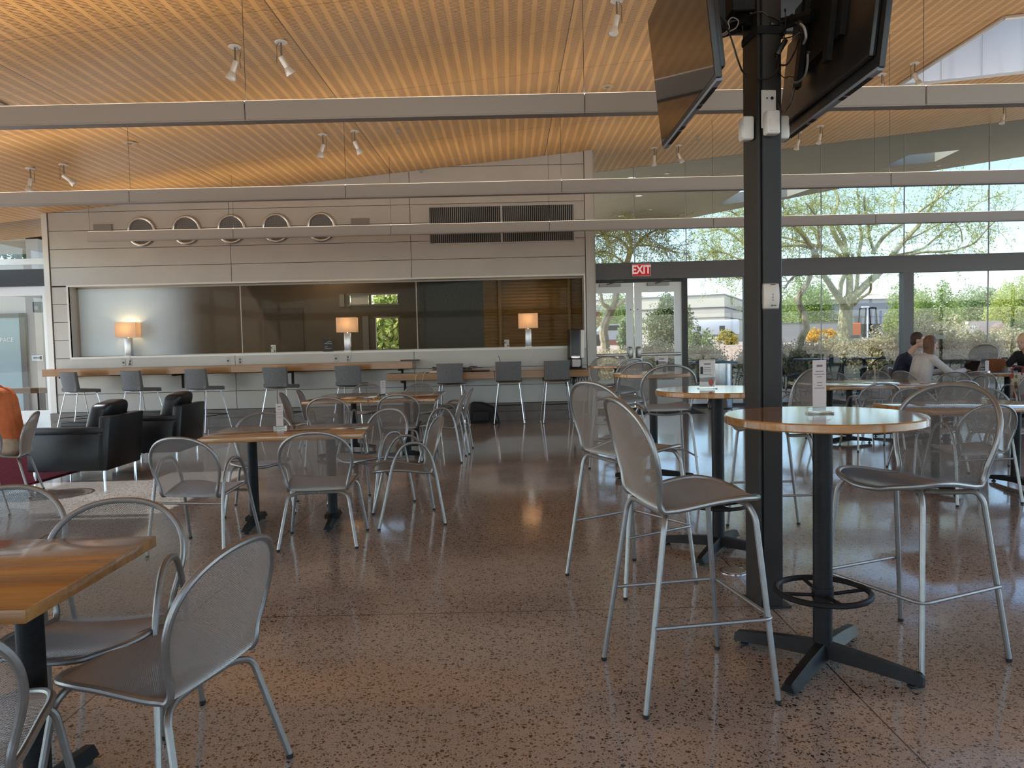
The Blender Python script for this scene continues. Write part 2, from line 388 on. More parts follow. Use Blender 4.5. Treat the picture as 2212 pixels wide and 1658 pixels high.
for i, S in enumerate((SK1,SK2,SK3,SK4)):
    b = MB(); H0, H1 = -.03, .75; n = 4; t = .05
    cx = sum(p[0] for p in S)/4; cy = sum(p[1] for p in S)/4
    for k in range(n):
        p, q = S[k], S[(k+1) % n]
        pi_ = (p[0]+(cx-p[0])*.012, p[1]+(cy-p[1])*.012); qi = (q[0]+(cx-q[0])*.012, q[1]+(cy-q[1])*.012)
        zp, zq = cz(*p), cz(*q)
        b.add([(pi_[0],pi_[1],zp+H0),(qi[0],qi[1],zq+H0),(qi[0],qi[1],zq+H1),(pi_[0],pi_[1],zp+H1),(p[0],p[1],zp+H0),(q[0],q[1],zq+H0),(q[0],q[1],zq+H1),(p[0],p[1],zp+H1)],
              [(0,1,2,3),(5,4,7,6),(4,5,1,0),(3,2,6,7)])
    w = struct(b.build('window_%d' % (20+i), SHAFT, smooth=False))
    e = MB()                                                     # slim metal edging at the opening
    for k in range(n):
        p, q = S[k], S[(k+1) % n]
        e.tube([(p[0],p[1],cz(*p)-.02),(q[0],q[1],cz(*q)-.02)], .028, 6)
    e.build('edging', TRIMM, w, smooth=False)
    g = MB(); g.add([(p[0],p[1],cz(*p)+.75) for p in S], [(0,1,2,3)]); g.build('pane', SKYGL, w, smooth=False)
    jn = MB()
    for fx in (.27,.53,.8):                                      # board joints inside the shaft, far wall
        x = S[0][0]+(S[1][0]-S[0][0])*fx; y = max(p[1] for p in S)-.055
        jn.box(x-.006,x+.006,y-.004,y+.002,cz(x,y)-.02,cz(x,y)+.74)
        yy = S[0][1]+(S[2][1]-S[0][1])*fx; xx = S[1][0]-.022
        jn.box(xx-.004,xx+.002,yy-.006,yy+.006,cz(xx,yy)-.02,cz(xx,yy)+.74)
    jn.build('joint', TRIMM, w, smooth=False)

# outside soffit of the roof overhang (same slope, plain boards) with its own roof openings
def rect_holes(c): return c
EX1 = [(9.40,18.02),(10.66,18.12),(10.80,19.44),(9.48,19.26)]
EX2 = [(6.22,20.5),(8.55,21.6),(8.26,22.7),(6.26,22.8)]
sf = slab([(1.0,GY(1.0)+.02),(19,GY(19)+.02),(19,17.0),(13.61,20.26),(11.33,21.0),(8.25,23.35),(5.62,25.39),(3.12,26.7),(1.0,27.9)], [EX1,EX2], .3)
struct(sf.build('trim_1', SOFFIT, smooth=False))
for i, (px, py) in enumerate(((1364,383),(1380,422),(1341,466),(1440,374),(2028,357),(1405,452))):
    p = ceil_at(px, py); r = .085
    t = thing('soffit_downlight', ['round white downlight in the outdoor soffit, highest of three left of the double doors','round white downlight in the outdoor soffit, partly behind a pendant beam','round white downlight in the outdoor soffit, lowest and leftmost','small round fitting in the outdoor soffit, right of the high downlight','small round fitting in the soffit beside the far outdoor roof opening','small round fitting in the soffit near the lowest downlight'][i], 'downlight', p, 0, 'soffit downlights')
    rr = r if i < 3 else .045
    m_ = MB(); m_.lathe([(rr,-.004),(rr*1.15,-.012),(rr*1.15,0.01),(rr*.9,.01)], n=20); m_.build('trim_ring', PLASTW, t)
    m_ = MB(); m_.lathe([(rr*.95,-.008),(rr*.9,-.004)], n=20); m_.build('lens', emit('downlight_lens%d' % i, (1,.95,.85), 1.2 if i < 3 else .3), t)

# ------------------------------------------------------------------ back wall
def clipz(poly, f):
    """keep the part of an (x,z) polygon below z = f(x)"""
    out = []
    for i in range(len(poly)):
        a, c = poly[i], poly[(i+1) % len(poly)]
        da, dc = f(a[0])-a[1], f(c[0])-c[1]
        if da >= 0: out.append(a)
        if (da >= 0) != (dc >= 0):
            t = da/(da-dc); out.append((a[0]+(c[0]-a[0])*t, a[1]+(c[1]-a[1])*t))
    return out
TOP = lambda x: cz(x, YB)-.002
def xz_prism(b, poly, y0, y1, m=0):
    n = len(poly); b.add([(x,y0,z) for x,z in poly]+[(x,y1,z) for x,z in poly], [tuple(range(n)), tuple(range(2*n-1,n-1,-1))]+[(i,n+i,n+(i+1)%n,(i+1)%n) for i in range(n)], m)
ZS = [.31+.3265*k for k in range(15)]
XS = [-8.25,-5.0,-1.76,1.37]
OX0, OX1, OZ0, OZ1 = -7.95, 1.33, 1.31, 2.575
b = MB(); g = .0045
for k in range(14):
    z0, z1 = ZS[k]+g, ZS[k+1]-g
    for i in range(3):
        x0, x1 = XS[i]+g, XS[i+1]-g
        segs = [(x0,x1,z0,z1)]
        if 1.2 < (z0+z1)/2 < 2.58:
            segs = []
            if i == 0: segs.append((x0, OX0, z0, min(z1, OZ1 if k == 6 else z1)))
            if i == 2: segs.append((OX1, x1, z0, z1))
        for s in segs:
            p = clipz([(s[0],s[2]),(s[1],s[2]),(s[1],s[3]),(s[0],s[3])], TOP)
            if len(p) > 2: xz_prism(b, p, YB, YB+.04)
wall = struct(b.build('wall_back', PANEL, smooth=False))
b = MB()                                                          # dark backing seen in the panel joints
for s in ((-8.3,1.4,.0,OZ0-.03),(-8.3,OX0-.02,OZ0-.03,OZ1+.03),(OX1+.02,1.4,OZ0-.03,OZ1+.03),(-8.3,1.4,OZ1+.03,6)):
    p = clipz([(s[0],s[2]),(s[1],s[2]),(s[1],s[3]),(s[0],s[3])], TOP); xz_prism(b, p, YB+.03, YB+.42)
b.build('backing', SEAM, wall, smooth=False)
b = MB(); b.box(-8.36,1.37,13.69,13.78,0,.155); b.box(-8.36,1.37,13.69,13.78,.16,.305); b.build('plinth', CONC, wall, smooth=False)
b = MB()
for (x0,x1) in ((-8.36,-8.26),):
    p = clipz([(x0,0),(x1,0),(x1,6),(x0,6)], TOP); xz_prism(b, p, YB-.02, YB+.45)
struct(b.build('trim_2', TRIMM, smooth=False))
b = MB(); p = clipz([(1.375,.0),(1.52,.0),(1.52,6),(1.375,6)], lambda x: TOP(x)); xz_prism(b, p, YB-.03, GY(1.5)+.1)
p = clipz([(1.52,.0),(1.56,.0),(1.56,6),(1.52,6)], lambda x: TOP(x)); xz_prism(b, p, YB+.1, GY(1.5)+.1)
struct(b.build('trim_3', PANEL, smooth=False))
# window recess: ledge, head, reveals
RY = 14.02
b = MB(); b.box(OX0-.02,OX1+.02,YB-.015,RY+.05,OZ0-.035,OZ0); b.box(OX0-.02,OX1+.02,YB-.012,RY+.05,OZ1,OZ1+.03)
b.box(OX0-.03,OX0,YB-.01,RY+.05,OZ0-.03,OZ1+.03); b.box(OX1,OX1+.03,YB-.01,RY+.05,OZ0-.03,OZ1+.03)
struct(b.build('trim_4', TRIMM, smooth=False))
IG = glassmat('tinted_interior_glass', (.74,.71,.65), 1.13)
w = None
for i, (x0,x1) in enumerate(((OX0,-4.955),(-4.945,-1.725),(-1.715,OX1))):
    b = MB(); b.add([(x0,RY,OZ0),(x1,RY,OZ0),(x1,RY,OZ1),(x0,RY,OZ1)], [(0,1,2,3)])
    struct(b.build('window_%d' % (i+1), IG, smooth=False))
b = MB()
for x in (-4.95,-1.72): b.box(x-.008,x+.008,RY-.01,RY+.01,OZ0,OZ1)
b.box(OX0,OX0+.03,RY-.012,RY+.02,OZ0,OZ1); b.box(OX0,OX1,RY-.012,RY+.02,OZ1-.025,OZ1); b.box(OX0,OX1,RY-.012,RY+.02,OZ0,OZ0+.012)
struct(b.build('trim_5', mat('clear_joint', (.42,.40,.36), .4), smooth=False))
# pale sky reflection painted as a graded sheet, denser towards its left end
m, t, bs = nt('painted_sky_reflection')
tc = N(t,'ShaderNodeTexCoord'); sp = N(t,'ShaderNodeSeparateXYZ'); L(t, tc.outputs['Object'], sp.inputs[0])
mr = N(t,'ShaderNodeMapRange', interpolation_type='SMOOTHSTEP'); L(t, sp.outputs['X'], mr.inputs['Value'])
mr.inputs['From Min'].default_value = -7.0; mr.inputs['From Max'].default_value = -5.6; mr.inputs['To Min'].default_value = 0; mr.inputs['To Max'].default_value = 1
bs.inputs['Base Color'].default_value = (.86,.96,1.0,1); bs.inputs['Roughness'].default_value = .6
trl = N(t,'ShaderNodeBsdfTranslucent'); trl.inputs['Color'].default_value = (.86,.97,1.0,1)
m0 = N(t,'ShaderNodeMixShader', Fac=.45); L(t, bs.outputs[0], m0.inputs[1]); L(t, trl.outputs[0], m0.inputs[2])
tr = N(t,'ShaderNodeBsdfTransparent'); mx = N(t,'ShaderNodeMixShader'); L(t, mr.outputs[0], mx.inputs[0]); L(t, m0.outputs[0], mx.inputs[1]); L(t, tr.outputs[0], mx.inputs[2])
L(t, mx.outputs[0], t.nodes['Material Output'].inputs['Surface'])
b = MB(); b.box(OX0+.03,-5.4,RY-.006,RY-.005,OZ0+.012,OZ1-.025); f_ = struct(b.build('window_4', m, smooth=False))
# corridor behind the recess window
BROWN = mat('brown_corridor_paint', (.13,.095,.060), .55, noise=.1, nscale=2)
b = MB(); Y2 = 15.45
holes = [(-3.26,-2.86,2.24,2.43),(-2.82,-2.28,2.24,2.43),(-2.74,-2.28,1.33,1.96)]
xs = sorted({-8.3,1.4,*[h[0] for h in holes],*[h[1] for h in holes]}); zs = sorted({.0,3.2,*[h[2] for h in holes],*[h[3] for h in holes]})
for i in range(len(xs)-1):
    for j in range(len(zs)-1):
        cx, cz_ = (xs[i]+xs[i+1])/2, (zs[j]+zs[j+1])/2
        if any(h[0] < cx < h[1] and h[2] < cz_ < h[3] for h in holes): continue
        b.box(xs[i],xs[i+1],Y2,Y2+.1,zs[j],zs[j+1])
b.box(-8.36,1.4,14.2,Y2+.1,-.1,.0); b.box(-8.36,-8.3,14.17,Y2+.1,0,.9)  # left end kept low so added daylight reaches the graded sheet
b.box(-5.6,1.4,14.17,Y2+.1,3.1,3.2)
struct(b.build('wall_corridor', BROWN, smooth=False))
b = MB()
for h in holes: b.box(h[0]-.03,h[1]+.03,Y2-.02,Y2+.02,h[2]-.03,h[2]); b.box(h[0]-.03,h[1]+.03,Y2-.02,Y2+.02,h[3],h[3]+.03)
b.box(-3.0,-2.88,Y2-.03,Y2,1.3,2.0); b.box(-3.45,-3.35,Y2-.03,Y2,2.2,2.45)
struct(b.build('trim_6', mat('corridor_frame', (.24,.22,.19), .5), smooth=False))
b = MB(); b.box(-3.24,-2.88,Y2+.05,Y2+.06,2.24,2.43); struct(b.build('trim_7', PLASTW, smooth=False))
b = MB(); b.box(-5.0,-4.2,Y2-.03,Y2,0,2.2); struct(b.build('door_4', mat('brown_door', (.085,.055,.032), .5), smooth=False))
b = MB(); b.box(-1.70,-.50,14.28,14.32,0,3.1); struct(b.build('wall_dark_panel', mat('dark_slate_panel', (.022,.024,.025), .4), smooth=False))
SLAT = woodmat('corrugated_timber', (.26,.165,.065), (.36,.235,.10), .6, 'X', .3, 0)
vs = []; fs = []; nz_ = 23*8
for k in range(nz_+1):
    z = 1.25+k*(1.36/nz_); y = 14.27+.014*cos(2*pi*k/8)
    vs += [(-.50,y,z),(1.36,y,z)]
for k in range(nz_): fs.append((2*k,2*k+1,2*k+3,2*k+2))
b = MB(); b.add(vs, fs); b.box(-.50,1.36,14.29,14.31,0,1.26); struct(b.build('wall_slats', SLAT, ang=80))
b = MB(); b.box(-.225,-.165,14.225,14.26,1.2,2.7); b.box(1.075,1.13,14.225,14.26,1.2,2.7); struct(b.build('trim_8', SLAT, smooth=False))

# ------------------------------------------------------------------ glass front on the right
ZT0, ZT1 = 2.638, 2.976
def gbox(b, x0, x1, z0, z1, d0=-.07, d1=.07, m=0):
    b.add([(x0,GY(x0)+d0,z0),(x1,GY(x1)+d0,z0),(x1,GY(x1)+d1,z0),(x0,GY(x0)+d1,z0),(x0,GY(x0)+d0,z1),(x1,GY(x1)+d0,z1),(x1,GY(x1)+d1,z1),(x0,GY(x0)+d1,z1)],
          [(0,3,2,1),(4,5,6,7),(0,1,5,4),(1,2,6,5),(2,3,7,6),(3,0,4,7)], m)
b = MB(); gbox(b, 1.56, XR, ZT0, ZT1, -.11, .09); struct(b.build('trim_9', DARKFRAME, smooth=False))
b = MB(); gbox(b, 7.97, 8.17, 0, ZT0, -.10, .09); struct(b.build('trim_10', DARKFRAME, smooth=False))
b = MB(); gbox(b, 3.53, 3.63, 0, ZT0, -.08, .08); gbox(b, 1.56, 3.53, 2.575, ZT0, -.06, .08); gbox(b, 4.78, 4.87, 0, ZT0, -.05, .05); struct(b.build('trim_11', BLACKFRAME, smooth=False))
b = MB(); gbox(b, 3.63, XR, 0, .05, -.04, .04); struct(b.build('trim_12', BLACKFRAME, smooth=False))
lowx = [3.63,4.82,6.36,7.97,8.17,9.70,11.3,13.0,XR]; n_ = 5
for x0, x1 in zip(lowx[:-1], lowx[1:]):
    if x1-x0 < .3: continue
    b = MB(); b.add([(x0,GY(x0),.05),(x1,GY(x1),.05),(x1,GY(x1),ZT0),(x0,GY(x0),ZT0)], [(0,1,2,3)]); struct(b.build('window_%d' % n_, GLASSF, smooth=False)); n_ += 1
upx = [1.56,2.58,3.63,5.0,6.36,8.02,9.70,11.3,13.0,XR]
for x0, x1 in zip(upx[:-1], upx[1:]):
    b = MB(); b.add([(x0,GY(x0),ZT1),(x1,GY(x1),ZT1),(x1,GY(x1),cz(x1,GY(x1))),(x0,GY(x0),cz(x0,GY(x0)))], [(0,1,2,3)]); struct(b.build('window_%d' % n_, GLASSF, smooth=False)); n_ += 1
b = MB()
for x in upx[1:-1]: gbox(b, x-.008, x+.008, ZT1, cz(x,GY(x)), -.012, .012)
for x in (6.36,9.70,11.3,13.0): gbox(b, x-.008, x+.008, .05, ZT0, -.012, .012)
struct(b.build('trim_13', mat('glass_joint', (.30,.30,.29), .4, .3), smooth=False))
# double doors
for i, (x0, x1, hs) in enumerate(((1.575,2.54,1),(2.555,3.525,-1))):
    y0 = GY((x0+x1)/2)
    d = MB(); st = .15
    d.box(x0,x0+st,y0-.025,y0+.025,.01,2.57); d.box(x1-st,x1,y0-.025,y0+.025,.01,2.57)
    d.box(x0+st,x1-st,y0-.025,y0+.025,2.37,2.57); d.box(x0+st,x1-st,y0-.025,y0+.025,.01,.56)
    D = d.build('door_%d' % (i+1), ALUDOOR, smooth=False); struct(D)
    p = MB(); p.add([(x0+st,y0,.56),(x1-st,y0,.56),(x1-st,y0,2.37),(x0+st,y0,2.37)], [(0,1,2,3)]); p.build('pane', GLASSF, D, smooth=False)
    p = MB(); p.rbox(x0+.03,x1-.03,y0-.10,y0-.055,1.06,1.125,.015)
    hx = x1-.14 if hs == 1 else x0+.02
    p.rbox(hx,hx+.10,y0-.13,y0-.02,1.02,1.26,.03); p.build('panic_bar', mat('satin_bar_%d' % i, (.34,.32,.31), .3, .8), D)
    cxx = (x0+x1)/2
    p = MB(); p.box(cxx-.22,cxx+.22,y0-.10,y0-.03,2.50,2.56); p.tube([(cxx-.1,y0-.07,2.53),(cxx+.1,y0-.2,2.58),(cxx+.28,y0-.06,2.60)], .012, 6); p.build('closer', mat('closer_metal_%d' % i, (.20,.19,.18), .35, .7), D, smooth=False)
    p = MB(); p.lathe([(.012,0),(.012,.006)], (x1-.06 if hs == 1 else x0+.06, y0-.03, 2.02), 10, T=Matrix.Rotation(pi/2,3,'X')); p.build('lock', BLACKFRAME, D)
# left end glazing
YLG = 14.1
b = MB(); b.box(XL,-8.37,YLG-.08,YLG+.08,2.63,2.94); struct(b.build('trim_14', BLACKFRAME, smooth=False))
b = MB(); b.box(XL,-8.37,YLG-.03,YLG+.03,2.46,2.63); b.box(-8.62,-8.37,YLG-.03,YLG+.03,0,2.46); b.box(XL,-8.62,YLG-.03,YLG+.03,0,.34); D = struct(b.build('door_3', ALUDOOR, smooth=False))
b = MB(); b.add([(XL,YLG,.34),(-8.62,YLG,.34),(-8.62,YLG,2.46),(XL,YLG,2.46)], [(0,1,2,3)]); b.build('pane', GLASSF, D, smooth=False)
b = MB(); b.add([(XL,YLG,2.94),(-8.37,YLG,2.94),(-8.37,YLG,cz(-8.37,YLG)),(XL,YLG,cz(XL,YLG))], [(0,1,2,3)]); struct(b.build('window_30', GLASSF, smooth=False))
b = MB(); b.box(XL,-8.37,YLG-.02,YLG+.02,3.03,3.14); struct(b.build('trim_15', ALUDOOR, smooth=False))
# left side glazing (out of the picture, lets the daylight in), unseen wall behind the viewer, glazed for added daylight, and far right wall
b = MB()
for k in range(8):
    y0 = YN+k*(20.6/8); y1 = YN+(k+1)*(20.6/8)
    b.box(XL-.06,XL+.06,y0-.05,y0+.05,0,cz(XL,y0))
b.box(XL-.06,XL+.06,YN,YLG,2.63,2.94); b.box(XL-.06,XL+.06,YN,YLG,0,.12); struct(b.build('trim_16', DARKFRAME, smooth=False))
b = MB(); b.add([(XL,YN,.1),(XL,YLG,.1),(XL,YLG,cz(XL,YLG)),(XL,YN,cz(XL,YN))], [(0,1,2,3)]); struct(b.build('window_31', GLASS, smooth=False))
b = MB(); b.add([(XL,YN,.1),(XR,YN,.1),(XR,YN,cz(XR,YN)),(XL,YN,cz(XL,YN))], [(0,1,2,3)]); struct(b.build('window_33', GLASS, smooth=False))
b = MB()
for k in range(9):
    x0 = XL+k*(XR-XL)/8; b.box(x0-.05,x0+.05,YN-.06,YN+.06,0,cz(x0,YN))
b.box(XL,XR,YN-.06,YN+.06,2.63,2.94); b.box(XL,XR,YN-.06,YN+.06,0,.12); struct(b.build('trim_17', DARKFRAME, smooth=False))
b = MB(); b.add([(XR,YN,0),(XR,GY(XR),0),(XR,GY(XR),cz(XR,GY(XR))),(XR,YN,cz(XR,YN))], [(0,1,2,3)]); struct(b.build('window_32', GLASS, smooth=False))

# ------------------------------------------------------------------ exit sign
def text(name, s, size, mat_, parent, loc, rot, ext=.002, align='CENTER', sx=1, off=0.0):
    c = bpy.data.curves.new(name, 'FONT'); c.body = s; c.size = size; c.extrude = ext; c.align_x = align; c.align_y = 'CENTER'
    c.materials.append(mat_); c.resolution_u = 3
    tmp = bpy.data.objects.new('tmp', c); col.objects.link(tmp); c.offset = off
    me = bpy.data.meshes.new_from_object(tmp.evaluated_get(bpy.context.evaluated_depsgraph_get())); bpy.data.objects.remove(tmp)
    if not me.materials: me.materials.append(mat_)
    o = link(name, me, parent, loc); o.rotation_euler = rot; o.scale = (sx,1,1); return o
p = at(1385, 583, GY(2.6)-.14)
t = thing('exit_sign', 'red exit sign with white letters on the dark beam above the double doors', 'sign', p)
b = MB(); b.rbox(-.195,.195,-.012,.03,-.13,.13,.02); b.build('frame', PLASTW, t)
b = MB(); b.box(-.178,.178,-.018,-.011,-.113,.113); b.build('face', emit('exit_red', (.55,.006,.018), .35), t, smooth=False)
tx = text('lettering', 'EXIT', .235, emit('exit_white', (.9,.75,.72), .35), t, (0,-.019,-.0), (pi/2,0,0), .002, sx=.80, off=.006)

# ------------------------------------------------------------------ pendants
PEND = []
for i, (y, x0, x1, segs, hang, lab) in enumerate((
    (6.2, -9.0, 9.0, [-4.75,-2.08,.63,3.35,6.0], [-4.75,-2.08,.63,3.35,6.0], 'long grey pendant beam hung highest in view, nearest of the three'),
    (9.42, -9.2, 11.0, [-4.62,-1.98,.66,4.68,7.3], [-4.62,-1.98,.66,4.68,7.3], 'long grey pendant beam, middle of the three, passing above the round wall vents'),
    (12.56, -6.9, 13.0, [-4.5,-1.92,.67,3.35,6.0,8.7], [-6.9,-4.5,-1.92,.67,3.35,6.0,8.7], 'long grey pendant beam hung closest to the panelled wall, crossing the round vents'))):
    t = thing('pendant_light', lab, 'pendant light', ((x0+x1)/2, y, 3.2), 0, 'long pendant lights')
    xa, xb = x0-(x0+x1)/2, x1-(x0+x1)/2; off = (x0+x1)/2
    b = MB(); pts = [-0.0]; ed = [xa]+[s-off for s in segs]+[xb]
    for a, c in zip(ed[:-1], ed[1:]):
        b.rbox(a+.002,c-.002,-.045,.045,.008,.16,.006,1)
        b.box(a+.002,c-.002,-.052,.052,.0,.010)
    b.build('housing', BEAMM, t, ang=30)
    b = MB(); b.box(xa+.03,xb-.03,-.035,.035,.160,.163); b.build('uplight_lens', emit('uplight_lens_%d' % i, (1,.88,.72), 2.0), t, smooth=False)
    for h in hang:
        w = MB(); hh = h-off if abs(h-off) < abs(xb)-.02 else (xa+.04); w.tube([(hh,0,.15),(hh,0,cz(h,y)-3.2)], .0024, 6); w.build('hanger_wire', SEAM, t)
    PEND.append((y, x0, x1))

# ------------------------------------------------------------------ steel column
CR = radians(6)
CX, CY = 1.243+.0625*cos(CR)-.09*sin(CR), 3.81+.0625*sin(CR)+.09*cos(CR)
t = thing('steel_column', 'dark grey square steel column standing between the bar tables', 'column', (CX,CY,0), CR)
t['kind'] = 'structure'
b = MB(); H = cz(CX,CY)
b.rbox(-.040,.0625,-.09,.09,0,H,.012,3); b.rbox(-.0625,-.050,-.086,.09,0,H,.003,1); b.box(-.052,-.038,-.07,.085,0,H)
b.build('shaft', COLM, t)
b = MB(); b.box(-.075,.10,-.10,.11,0,.012); b.build('base_plate', COLM, t, smooth=False)

# ================================================================== MESH CHAIRS AND BAR STOOLS
SEATP = catmull([(.262,.404),(.250,.420),(.215,.430),(.15,.432),(.05,.424),(-.04,.409),(-.10,.398),(-.135,.3955)], 8)  if 0 else None
def prof2(pts, n=10): return [Vector((p.x, p.y)) for p in catmull([(a,c,0) for a,c in pts], n)]
SP = prof2([(.262,.404),(.250,.421),(.215,.431),(.15,.432),(.05,.424),(-.04,.409),(-.10,.399),(-.138,.396)])
BP = prof2([(-.138,.396),(-.166,.402),(-.186,.425),(-.199,.47),(-.221,.56),(-.245,.65),(-.268,.74),(-.290,.812)])
def arcl(P):
    s = [0]
    for a, c in zip(P[:-1], P[1:]): s.append(s[-1]+(c-a).length)
    return s
SS, BS = arcl(SP), arcl(BP)
def samp(P, S, s):
    s = min(max(s, 0), S[-1]-1e-6); i = 0
    lo, hi = 0, len(S)-1
    while hi-lo > 1:
        m_ = (lo+hi)//2
        if S[m_] <= s: lo = m_
        else: hi = m_
    t = (s-S[lo])/(S[lo+1]-S[lo]); return P[lo].lerp(P[lo+1], t)
def wseat(s):
    y = samp(SP, SS, s).x
    if s < .012: y = .262
    if y > .10:
        u = min(1, (y-.10)/.163); return .236*(max(0, 1-u**2.7))**(1/2.7)
    return .202+(.236-.202)*max(0,(y+.138)/.238)**.8
def wback(s):
    z = samp(BP, BS, s).y
    if z < .62:
        u = max(0,(z-.396)/.224); u = u*u*(3-2*u); return .202+(.246-.202)*u
    u = min(1,(z-.62)/.192); return .246*(max(0, 1-u**2.25))**(1/2.25)
def pseat(a, s):
    p = samp(SP, SS, s); k = min(1, s/.12); return Vector((a, p.x, p.y+.016*(a/.236)**2*k-.006*k))
def pback(a, s):
    p = samp(BP, BS, s); k = min(1, s/.12); return Vector((a, p.x+.030*(a/.246)**2*k, p.y+.010*(a/.236)**2*(1-k)-.006*(1-k)))
def lattice(P, S, wf, pf, p=.0088, q=.0063, th=.0023):
    bm = bmesh.new(); V = {}
    nj = int(S[-1]/(q/2)); ni = int(.26/(p/2))
    def node(i, j):
        if (i,j) not in V: V[(i,j)] = bm.verts.new(pf(i*p/2, min(max(j*q/2,0),S[-1])))
        return V[(i,j)]
    for j in range(0, nj+1):
        w_ = wf(min(j*q/2, S[-1]))
        for i in range(-ni, ni+1):
            if (i+j) % 2 == 1 and abs(i*p/2) < w_-.001:
                try: bm.faces.new((node(i-1,j), node(i,j-1), node(i+1,j), node(i,j+1)))
                except ValueError: pass
    bmesh.ops.remove_doubles(bm, verts=bm.verts, dist=1e-5)
    bmesh.ops.wireframe(bm, faces=bm.faces[:], thickness=th, offset=0, use_replace=True, use_boundary=True, use_even_offset=False, use_relative_offset=False)
    b = MB(); b.bm(bm); return b
seat_me = lattice(SP, SS, wseat, pseat).mesh('seat', MESHM, False)
back_me = lattice(BP, BS, wback, pback).mesh('backrest', MESHM, False)
def outline():
    R_ = []
    def s_of(y):
        lo, hi = 0.0, SS[-1]
        for _ in range(40):
            m_ = (lo+hi)/2
            if samp(SP, SS, m_).x > y: lo = m_
            else: hi = m_
        return lo
    for k in range(0, 15):                       # right side of the seat, front centre to the bend
        th = pi/2*k/14; y = .10+.162*cos(th)**(2/2.7) if k < 14 else .10
        s = s_of(y); R_.append(pseat(.236*sin(th)**(2/2.7), s))
    s0_ = s_of(.10)
    for k in range(1, 12):
        s = s0_+(SS[-1]-s0_)*k/11; R_.append(pseat(wseat(s), s))
    for k in range(1, 40):
        s = BS[-1]*(1-(1-k/39)**2.2); R_.append(pback(wback(s), s))
    R_[-1] = pback(0, BS[-1])
    Lf = [Vector((-p.x,p.y,p.z)) for p in R_[1:-1]][::-1]
    P = R_+Lf; P2 = [P[0]]
    for p in P[1:]:
        if (p-P2[-1]).length > .006: P2.append(p)
    return catmull(P2, 2, True)
OUT = outline()
frame_me = MB().tube(OUT, .0115, 10, True).mesh('frame', ALU)
def leg_mesh(pts, r=.0115, fil=.05, n=9):
    P = fillet(pts, fil, 6); return MB().tube(P, r, n).mesh('leg', ALU)
def foot_mesh(p, r=.0125): return MB().lathe([(r*.9,0),(r,.004),(r,.016)], (p[0],p[1],0), 10).mesh('rubber_foot', RUBBER)
def shell(t, dz=0):
    for nme, me in (('seat',seat_me),('backrest',back_me),('frame',frame_me)): link(nme, me, t, (0,0,dz))
def legs(t, chains):
    for c in chains:
        l = link('leg', leg_mesh(c), t); e = c[-1]; link('rubber_foot', foot_mesh(e), l)
def make_side():
    t = thing('side_chair', '-', 'chair'); shell(t)
    ch = []
    for s in (-1,1):
        ch.append([(s*.015,.165,.408),(s*.195,.185,.410),(s*.228,.205,.37),(s*.28,.255,.010)])
        ch.append([(s*.004,-.125,.376),(s*.14,-.135,.378),(s*.205,-.16,.36),(s*.265,-.25,.010)])
    legs(t, ch); return t
def make_arm():
    t = thing('armchair', '-', 'chair'); shell(t)
    for s in (-1,1):
        X = lambda z: .252+.028*max(0,(.43-z)/.43)
        pts = [(.255,.01),(.20,.22),(.15,.43),(.105,.555),(.045,.628),(-.03,.644),(-.10,.622),(-.155,.535),(-.19,.40),(-.222,.2),(-.25,.01)]
        P = catmull([(s*X(z),y,z) for y,z in pts], 6)
        l = link('arm_and_legs', MB().tube(P, .0115, 10).mesh('arm_and_legs', ALU), t)
        link('rubber_foot', foot_mesh(P[0]), l); link('rubber_foot', foot_mesh(P[-1]), l)
    for y, z in ((-.195,.36),(.16,.385)):
        link('stretcher', MB().tube([(-.255,y,z),(.255,y,z)], .009, 8).mesh('stretcher', ALU), t)
    return t
def make_stool():
    t = thing('mesh_bar_stool', '-', 'bar stool'); dz = .345; shell(t, dz); ch = []
    for s in (-1,1):
        ch.append([(s*.015,.165,.408+dz),(s*.19,.18,.410+dz),(s*.214,.20,.36+dz),(s*.2625,.2625,.010)])
        ch.append([(s*.004,-.095,.352+dz),(s*.10,-.115,.362+dz),(s*.19,-.15,.378+dz),(s*.212,-.165,.34+dz),(s*.2625,-.2625,.010)])
    legs(t, ch); z = .325
    fr = lambda a, c: [Vector(a).lerp(Vector(c), (a[2]-z)/(a[2]-c[2]))][0]
    rr = fr((.212,-.165,.685),(.2625,-.2625,.01)); ff = fr((.214,.20,.705),(.2625,.2625,.01))
    P = [(rr.x+.012,rr.y,z),(ff.x+.014,ff.y+.018,z),(-ff.x-.014,ff.y+.018,z),(-rr.x-.012,rr.y,z)]
    link('footrest', MB().tube(fillet(P, .045, 6), .008, 8).mesh('footrest', ALU), t)
    return t
PROTO = {'side': [make_side, None, 0], 'arm': [make_arm, None, 0], 'stool': [make_stool, None, 0]}
def chair(kind, x, y, fx, fy, label, group=None, z=0, s=None, m_=None):
    P = PROTO[kind]; rz = face(fx, fy)
    if P[1] is None:
        o = P[0](); P[1] = o; P.append(tree_of(o)); o.location = (x,y,z); o.rotation_euler = (0,0,rz); o['label'] = label
        if group: o['group'] = group
    else: o = dup(P[1], (x,y,z), rz, label, group, P[3])
    if s: o.scale = (s,s,s)
    return o
GL, GR_, GB = 'mesh chairs around the left tables', 'mesh chairs around the right tables', 'mesh stools around the round bar tables'
chair('side', -1.09,2.31, -.97,.25, 'mesh side chair in the left foreground, at the near table\'s right end', GL)
chair('arm', -1.49,2.63, .12,-.99, 'mesh armchair tucked behind the near left table, its arm loop beside the foreground chair', GL)
chair('side', -1.454,1.827, -.36,.93, 'mesh chair cut off by the bottom left corner of the photo', GL)
chair('arm', -2.15,2.98, .1,-.99, 'mesh chair behind the near left table, leftmost, only its round back top showing', GL)
